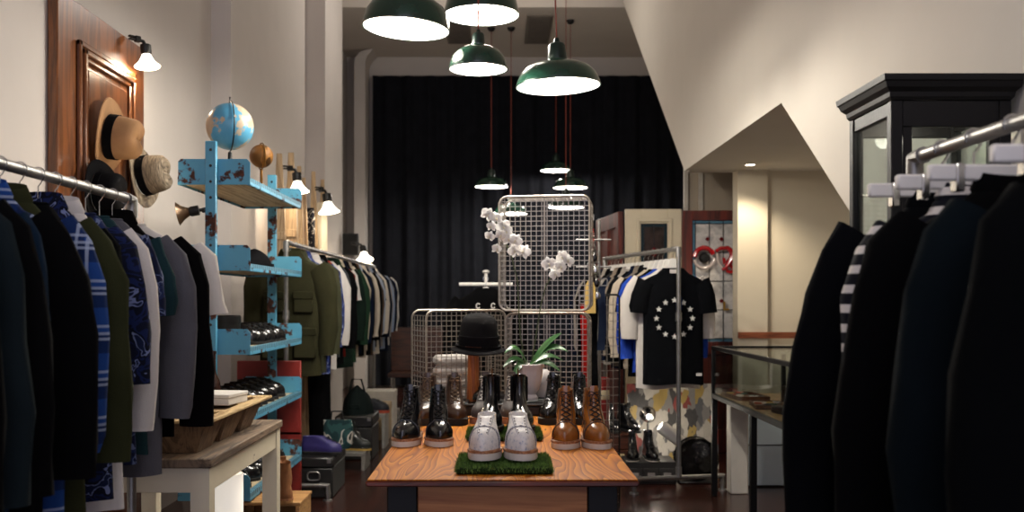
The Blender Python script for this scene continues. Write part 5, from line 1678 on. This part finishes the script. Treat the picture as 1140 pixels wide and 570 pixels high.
def bead_tray(label, x, y, w, d, rz, seed):
    t = thing('bead_tray', label, 'tray', (x, y, DZ), R(rz), 'jewellery trays')
    m = MB(); m.box(-w / 2, w / 2, -d / 2, d / 2, 0, .008, .001); m.build('tray_base', M_tray, t)
    m = MB()
    for q in ((-w / 2, w / 2, -d / 2, -d / 2 + .008), (-w / 2, w / 2, d / 2 - .008, d / 2), (-w / 2, -w / 2 + .008, -d / 2 + .008, d / 2 - .008), (w / 2 - .008, w / 2, -d / 2 + .008, d / 2 - .008)): m.box(*q, .0085, .024, .001)
    m.build('tray_edge', M_tray, t)
    rnd = random.Random(seed)
    for k in range(9):
        m = MB(); cx, cy = rnd.uniform(-w / 2 + .03, w / 2 - .03), rnd.uniform(-d / 2 + .03, d / 2 - .03)
        rr = rnd.uniform(.014, .024)
        for a in range(0, 360, 40): m.ball((cx + rr * math.cos(R(a)), cy + rr * math.sin(R(a)), .014 + .003 * (k % 4)), .0062, 6, 4)
        m.build('bead_string', pm('bead_' + BC[k % 7][1:], BC[k % 7], .3), t)
    return t


bead_tray('wooden tray of bead strings at the far corner of the jewellery case', 1.56, 6.25, .2, .34, 5, 1)
bead_tray('wooden tray of bead strings next to the black box in the jewellery case', 1.56, 5.72, .18, .3, -8, 2)
bead_tray('wooden tray of bead strings near the glasses in the jewellery case', 1.86, 5.75, .22, .36, 10, 3)
bead_tray('wooden tray of bead strings at the near end of the jewellery case', 1.75, 4.5, .24, .3, 4, 4)
t = thing('jewel_box', 'flat black jewel box lying in the jewellery case', 'box', (1.60, 5.32, DZ), R(12))
m = MB(); m.box(-.08, .08, -.13, .13, 0, .022, .006); m.build('box_base', M_black, t)
m = MB(); m.box(-.082, .082, -.132, .132, .0225, .04, .008); m.build('lid', M_black, t)
for i, (x, y, rz, c, c2) in enumerate(((1.60, 4.94, 20, '#e1dad0', '#c04a35'), (1.68, 5.02, -15, '#dcd5cb', '#2f5b4a'), (1.57, 4.72, 35, '#d9d1c7', '#a8322a'), (1.66, 4.80, 5, '#e6e0d6', '#3a3236'))):
    t = thing('bracelet_roll', ('white roll with red cord bracelets in the jewellery case', 'white roll with green cord bracelets in the jewellery case', 'white roll with dark red cords at the near end of the case', 'white roll with dark cords at the near end of the case')[i], 'bracelet roll', (x, y, DZ + .029), R(rz))
    m = MB(); m.tube([(-.085, 0, 0), (.085, 0, 0)], .022, 14); m.build('roll', pm('roll_' + c[1:], c, .8), t)
    for k in range(5):
        m = MB(); xx = -.06 + .03 * k; m.tube([(xx + .004 * math.sin(a * .9), .0245 * math.cos(a * PI / 8), .0245 * math.sin(a * PI / 8)) for a in range(16)], .0035, 6, True); m.build('cord_bracelet', pm('cord_' + c2[1:], c2, .7), t)
t = thing('sunglasses', 'dark sunglasses lying in the middle of the jewellery case', 'sunglasses', (1.80, 5.36, DZ + .001), R(20))
m = MB()
for s_ in (-1, 1): m.tube([(s_ * .034 + .026 * math.cos(R(a)), 0, .022 + .02 * math.sin(R(a))) for a in range(0, 360, 24)], .003, 6, True)
m.tube([(-.009, 0, .027), (0, 0, .031), (.009, 0, .027)], .0025, 6); m.build('frame', M_black, t)
for s_ in (-1, 1):
    m = MB(); m.tube([(s_ * .06, 0, .03), (s_ * .063, .06, .028), (s_ * .058, .13, .012)], .0025, 6); m.build('temple', M_black, t)
m = MB()
for s_ in (-1, 1): m.ball((s_ * .034, 0, .022), (.0235, .0015, .0175), 14, 8)
m.build('lenses', pm('smoked_lens', '#0a0908', .06), t)
t = thing('necklace_stand', 'cream display block with a dark necklace in the jewellery case', 'display block', (1.87, 5.06, DZ), R(10))
m = MB(); m.loft([[(x * k, y * k, z) for x, y in ((-.07, -.06), (.07, -.06), (.07, .06), (-.07, .06))] for z, k in ((0, 1), (.085, .9), (.1, .8))]); m.build('block', pm('cream_block', '#c9b184', .7), t, smooth=False)
m = MB()
for a in range(0, 360, 24): m.ball((.045 * math.cos(R(a)), .04 * math.sin(R(a)), .110), .009, 8, 6)
m.build('necklace', M_black, t)
t = thing('leather_roll', 'brown leather tool roll lying across the far part of the jewellery case', 'leather roll', (1.86, 6.25, DZ + .044), R(60))
m = MB(); m.tube([(-.16, 0, 0), (-.15, 0, 0), (.15, 0, 0), (.16, 0, 0)], [.02, .035, .035, .02], 14); m.build('roll', pm('tan_strap', '#8a6444', .55, 0, .2, 20), t)
m = MB(); m.tube([(-.03, .037 * math.cos(a * PI / 8), .037 * math.sin(a * PI / 8)) for a in range(16)], .004, 6, True); m.build('tie', F_white, t)
# pale blue board under / behind the case
t = thing('display_board', 'pale blue board standing on the floor behind the jewellery case', 'board', (1.72, 6.9, 0), 0)
m = MB(); m.box(0, .75, 0, .03, .012, .62, .003); m.build('panel', pm('pale_blue_board', '#cfdde6', .5, 0, .02, 3), t)
m = MB(); m.box(0, .75, -.004, -.0005, .29, .297); m.build('joint_strip', M_black, t)
m = MB(); m.box(0, .75, -.002, .032, 0, .0115); m.build('foot_strip', M_black, t)

# ------------------------------------------------------------------ tall dark vitrine
GX0, GX1, GY0, GY1, GZ = 1.125, 1.47, 2.83, 3.17, 1.945
t = thing('vitrine', 'tall narrow black wooden glass cabinet with moulded cornice by the dark garments', 'cabinet', (0, 0, 0))
p = .034
for x in (GX0, GX1 - p):
    for y in (GY0, GY1 - p):
        m = MB(); m.box(x, x + p, y, y + p, .0, 1.875, .003); m.build('corner_post', M_blackwood, t)
def cq(g, z): return [(GX0 - g, GY0 - g, z), (GX1 + min(g, .02), GY0 - g, z), (GX1 + min(g, .02), GY1 + g, z), (GX0 - g, GY1 + g, z)]
m = MB(); m.loft([cq(.0, 1.876), cq(.006, 1.885), cq(.008, 1.898), cq(.02, 1.91), cq(.026, 1.925), cq(.03, 1.928), cq(.032, 1.945), cq(.02, 1.947)]); m.build('cornice', M_blackwood, t, smooth=False)
m = MB(); m.box(GX0 + .002, GX1 - .002, GY0 + .002, GY1 - .002, .0, .35, .003); m.build('base_cupboard', M_blackwood, t)
for q in ((GX0 + p, GX1 - p, GY0 + .004, GY0 + .026, 1.80, 1.875), (GX0 + p, GX1 - p, GY0 + .004, GY0 + .026, .351, .42), (GX0 + p, GX0 + p + .028, GY0 + .004, GY0 + .026, .42, 1.80), (GX1 - p - .028, GX1 - p, GY0 + .004, GY0 + .026, .42, 1.80),
          (GX0 + p, GX1 - p, GY1 - .026, GY1 - .004, 1.82, 1.875), (GX0 + p + .11, GX0 + p + .145, GY1 - .026, GY1 - .004, .42, 1.82), (GX0 + .004, GX0 + .026, GY0 + p, GY1 - p, 1.835, 1.875), (GX1 - .026, GX1 - .004, GY0 + p, GY1 - p, 1.835, 1.875)):
    m = MB(); m.box(*q, .002); m.build('door_frame' if q[2] < GY0 + .01 and q[3] < GY0 + .03 else 'frame_rail', M_blackwood, t)
for nm, q in (('front_glass', (GX0 + p, GX1 - p, GY0 + .012, GY0 + .015)), ('side_glass', (GX0 + .012, GX0 + .015, GY0 + p, GY1 - p)), ('side_glass', (GX1 - .015, GX1 - .012, GY0 + p, GY1 - p)), ('back_glass', (GX0 + p, GX1 - p, GY1 - .015, GY1 - .012))):
    m = MB(); m.box(*q, .355, 1.87); m.build(nm, M_glass, t, smooth=False)
VIT = t
for z in (.85, 1.3):
    m = MB(); m.box(GX0 + .028, GX1 - .028, GY0 + .03, GY1 - .03, z, z + .006); m.build('glass_shelf', M_glass, t, smooth=False)

t = VIT
m = MB(); m.lathe([(.001, 0), (.03, 0), (.03, -.006), (.001, -.008)], 16, (GX0 + .17, GY0 + .17, 1.872)); m.build('cabinet_lamp', emit('cabinet_lamp_lens', '#fff0d8', 8), t)
lamp_light('cabinet_light', t, (GX0 + .17, GY0 + .17, 1.84), 2.2, (1, .9, .75), .03)

# ------------------------------------------------------------------ floor behind the t-shirt rack
t = thing('abstract_painting', 'unframed abstract painting in white, ochre, red and black leaning behind the fan', 'painting', (1.0, 7.62, 0))
t.rotation_euler = (R(-7), 0, 0)
g = NT('paint_strokes')
v = g.co((6, 1, 3))
nz = g.n('ShaderNodeTexNoise'); nz.inputs['Scale'].default_value = 2.5; nz.inputs['Detail'].default_value = 4; g.ln(v, nz.inputs['Vector'])
mx = g.n('ShaderNodeMix'); mx.data_type = 'RGBA'; mx.inputs[0].default_value = .35; g.ln(v, mx.inputs[6]); g.ln(nz.outputs['Color'], mx.inputs[7])
vo = g.n('ShaderNodeTexVoronoi'); vo.inputs['Scale'].default_value = 4.5; g.ln(mx.outputs[2], vo.inputs['Vector'])
sx = g.n('ShaderNodeSeparateColor'); g.ln(vo.outputs['Color'], sx.inputs[0])
a = g.ramp(sx.outputs[0], [(0, '#2a2a2e'), (.2, '#8a8784'), (.38, '#cdc7bb'), (.58, '#b79a4c'), (.68, '#d6d0c6'), (.8, '#8f241d'), (.88, '#5a5c62')], 'CONSTANT')
a = g.mix(g.math('MULTIPLY', g.noise(v, 9, 5, .7), .5), a, '#6f6b66')
g.color(a); g.set('Roughness', .6); g.bump(g.noise(v, 12, 3), .3, .004)
m = MB(); m.box(0, .70, 0, .004, 0.004, .66); m.build('canvas', g.mat, t, smooth=False)
m = MB()
for q in ((0, .03, 0, .66), (.67, .70, 0, .66), (.03, .67, 0.004, .03), (.03, .67, .63, .66)): m.box(q[0], q[1], .0045, .03, q[2], q[3])
m.build('stretcher', M_pinebox, t)

q = P(777, 512, 7.02)
t = thing('floor_fan', 'round glossy black floor fan behind the t-shirt rack base', 'fan', (q.x, 7.04, 0))
zc = q.z
m = MB()
for r, y in ((.150, 0), (.150, .10), (.12, -.022), (.085, -.03), (.045, -.034)): m.tube([(r * math.cos(R(a)), y, zc + r * math.sin(R(a))) for a in range(0, 360, 10)], .004 if r > .13 else .002, 6, True)
m.build('guard_rim', M_darkleather, t)
m = MB()
for a in range(0, 360, 8):
    c_, s_ = math.cos(R(a)), math.sin(R(a))
    m.tube([(.03 * c_, -.035, zc + .03 * s_), (.085 * c_, -.030, zc + .085 * s_), (.125 * c_, -.02, zc + .125 * s_), (.15 * c_, 0, zc + .15 * s_)], .0014, 4)
m.build('guard_wires', M_darkleather, t)
m = MB(); m.lathe([(.001, .04), (.025, .038), (.034, .02), (.036, -.06)], 20); m.xf(Matrix.Translation((0, 0, zc)) @ Matrix.Rotation(PI / 2, 4, 'X')); m.build('hub', M_darkleather, t)
for k in range(4):
    m = MB()
    rows = []
    for j in range(6):
        r = .03 + .1 * j / 5; w_ = .02 + .045 * math.sin(PI * min(1, j / 5 * .8 + .15))
        rows.append([(r, .02 - w_ * .4, -w_), (r, .02 + w_ * .4, w_), (r, .024 + w_ * .4, w_), (r, .024 - w_ * .4, -w_)])
    m.loft(rows); m.xf(Matrix.Translation((0, 0.01, zc)) @ Matrix.Rotation(k * PI / 2 + .4, 4, 'Y')); m.build('blade', M_darkleather, t)
m = MB(); m.lathe([(.148, -.10), (.15, -.02), (.148, -.10), (.10, -.14), (.001, -.15)], 30); m.xf(Matrix.Translation((0, 0, zc)) @ Matrix.Rotation(PI / 2, 4, 'X')); m.build('housing', M_darkleather, t)
m = MB(); m.box(-.13, .13, -.02, .13, 0, .015, .006); m.box(-.03, .03, .04, .08, .014, .05, .004); m.build('base', M_black, t)

q = P(724, 464, 7.35)
t = thing('spot_lamp', 'chrome floor spot lamp lit up in front of the abstract painting', 'lamp', (q.x, 7.47, 0))
m = MB(); m.lathe([(.09, 0), (.09, .012), (.015, .02)], 20, cap0=True, cap1=True); m.build('base', M_chrome, t)
m = MB(); m.tube([(0, 0, .02), (0, 0, q.z - .05)], .009, 8); m.build('pole', M_chrome, t)
m = MB(); m.lathe([(.062, -.03), (.064, -.028), (.05, .03), (.03, .06), (.001, .065)], 24); m.xf(Matrix.Translation((0, -.02, q.z)) @ Matrix.Rotation(R(-80), 4, 'X') @ Matrix.Rotation(PI, 4, 'X')); m.build('lamp_shade', M_chrome, t)
m = MB(); m.ball((0, -.03, q.z), (.05, .018, .05), 16, 9); m.build('bulb', emit('spot_bulb', '#fff3e2', 14), t)
lamp_light('spot_light', t, (0, -.12, q.z - .02), 5, (1, .9, .75), .03)
t = thing('cylinder_lamp', 'white and chrome tube lamp leaning towards the fan', 'lamp', P(735, 474, 7.25) + Vector((0, 0, .0)))
a0, a1 = Vector((0, 0, 0)), Vector((.30, .02, -.235))
m = MB(); m.tube([a0, a0.lerp(a1, .06), a0.lerp(a1, .55), a0.lerp(a1, .6)], [.035, .05, .044, .03], 18); m.build('barrel', pm('gloss_white', '#e6e2dc', .15, 0, .02, 8), t)
m = MB(); m.tube([a0.lerp(a1, .6), a1], .012, 10); m.build('arm', M_chrome, t)
m = MB(); zf = -t.location.z; m.lathe([(.06, 0), (.06, .01), (.012, .016)], 18, (a1.x, a1.y, zf), True, True); m.tube([(a1.x, a1.y, zf + .01), tuple(a1)], .010, 8); m.build('stand', M_chrome, t)

t = thing('drawer_chest', 'small dark metal chest of label drawers under black boots behind the rack base', 'drawer chest', (.90, 6.985, 0))
m = MB(); m.box(0, .36, .012, .3, 0, .16, .004); m.build('carcass', pm('dark_grey_metal', '#2b2a29', .5, .4, .1, 20), t)
for k in range(3):
    m = MB(); m.box(.012 + k * .114, .12 + k * .114, 0, .0115, .02, .115, .003); o = m.build('drawer', pm('dark_grey_metal2', '#3a3836', .5, .4, .1, 20), t)
    m = MB(); m.box(.04 + k * .114, .092 + k * .114, -.004, -.0004, .05, .085, .001); m.build('label_holder', pm('grey_label', '#8b8480', .6), o)
pair('boot', 'small black lace-up boot with pale sole on the drawer chest, @ one of the pair', 'boot', 704, 723, 7.14, .1615, BOOT, (L_black, M_rub, M_tansole), 'boots behind the t-shirt rack', rz=(5, -5), sole=.014, wk=.9)
t = thing('wooden_crate', 'dark brown crate with a paper label beside the display table', 'crate', (.74, 7.3, 0))
m = MB()
for k in range(3):
    for y in (0, .28):
        m = MB(); m.box(0, .24, y, y + .02, .004 + k * .1, .098 + k * .1, .002); m.build('slat', M_dkwood, t)
for x in (0, .222):
    m = MB(); m.box(x, x + .018, .0205, .2795, 0, .30); m.build('end_board', M_dkwood, t)
m = MB(); m.box(0, .24, 0, .30, .302, .318, .002); m.build('lid', M_dkwood, t)
m = MB(); m.box(.15, .19, -.004, -.0005, .11, .17); m.build('paper_label', pm('yellowed_paper', '#cdb98a', .8), t)
pair('boot', 'black lace-up boot on the dark brown crate, @ one of the pair', 'boot', 679, 698, 7.45, .3195, BOOT, (L_black, M_rub, M_rub), 'boots behind the t-shirt rack', rz=(-15, -25), sole=.02)
t = thing('metal_bin', 'dark red metal bin with cream band beside the wire basket stand', 'bin', (P(668, 420, 6.45).x, 6.45, 0))
m = MB(); m.lathe([(.058, 0), (.062, .004), (.062, .58), (.062, .79), (.058, .80), (.056, .79), (.056, .1)], 28, cap0=True); m.build('drum', pm('deep_red_metal', '#6e1713', .4, 0, .2, 10), t)
m = MB(); m.lathe([(.0625, .66), (.063, .661), (.063, .72), (.0625, .721)], 28); m.build('band', pm('cream_band', '#bfae8e', .6), t)
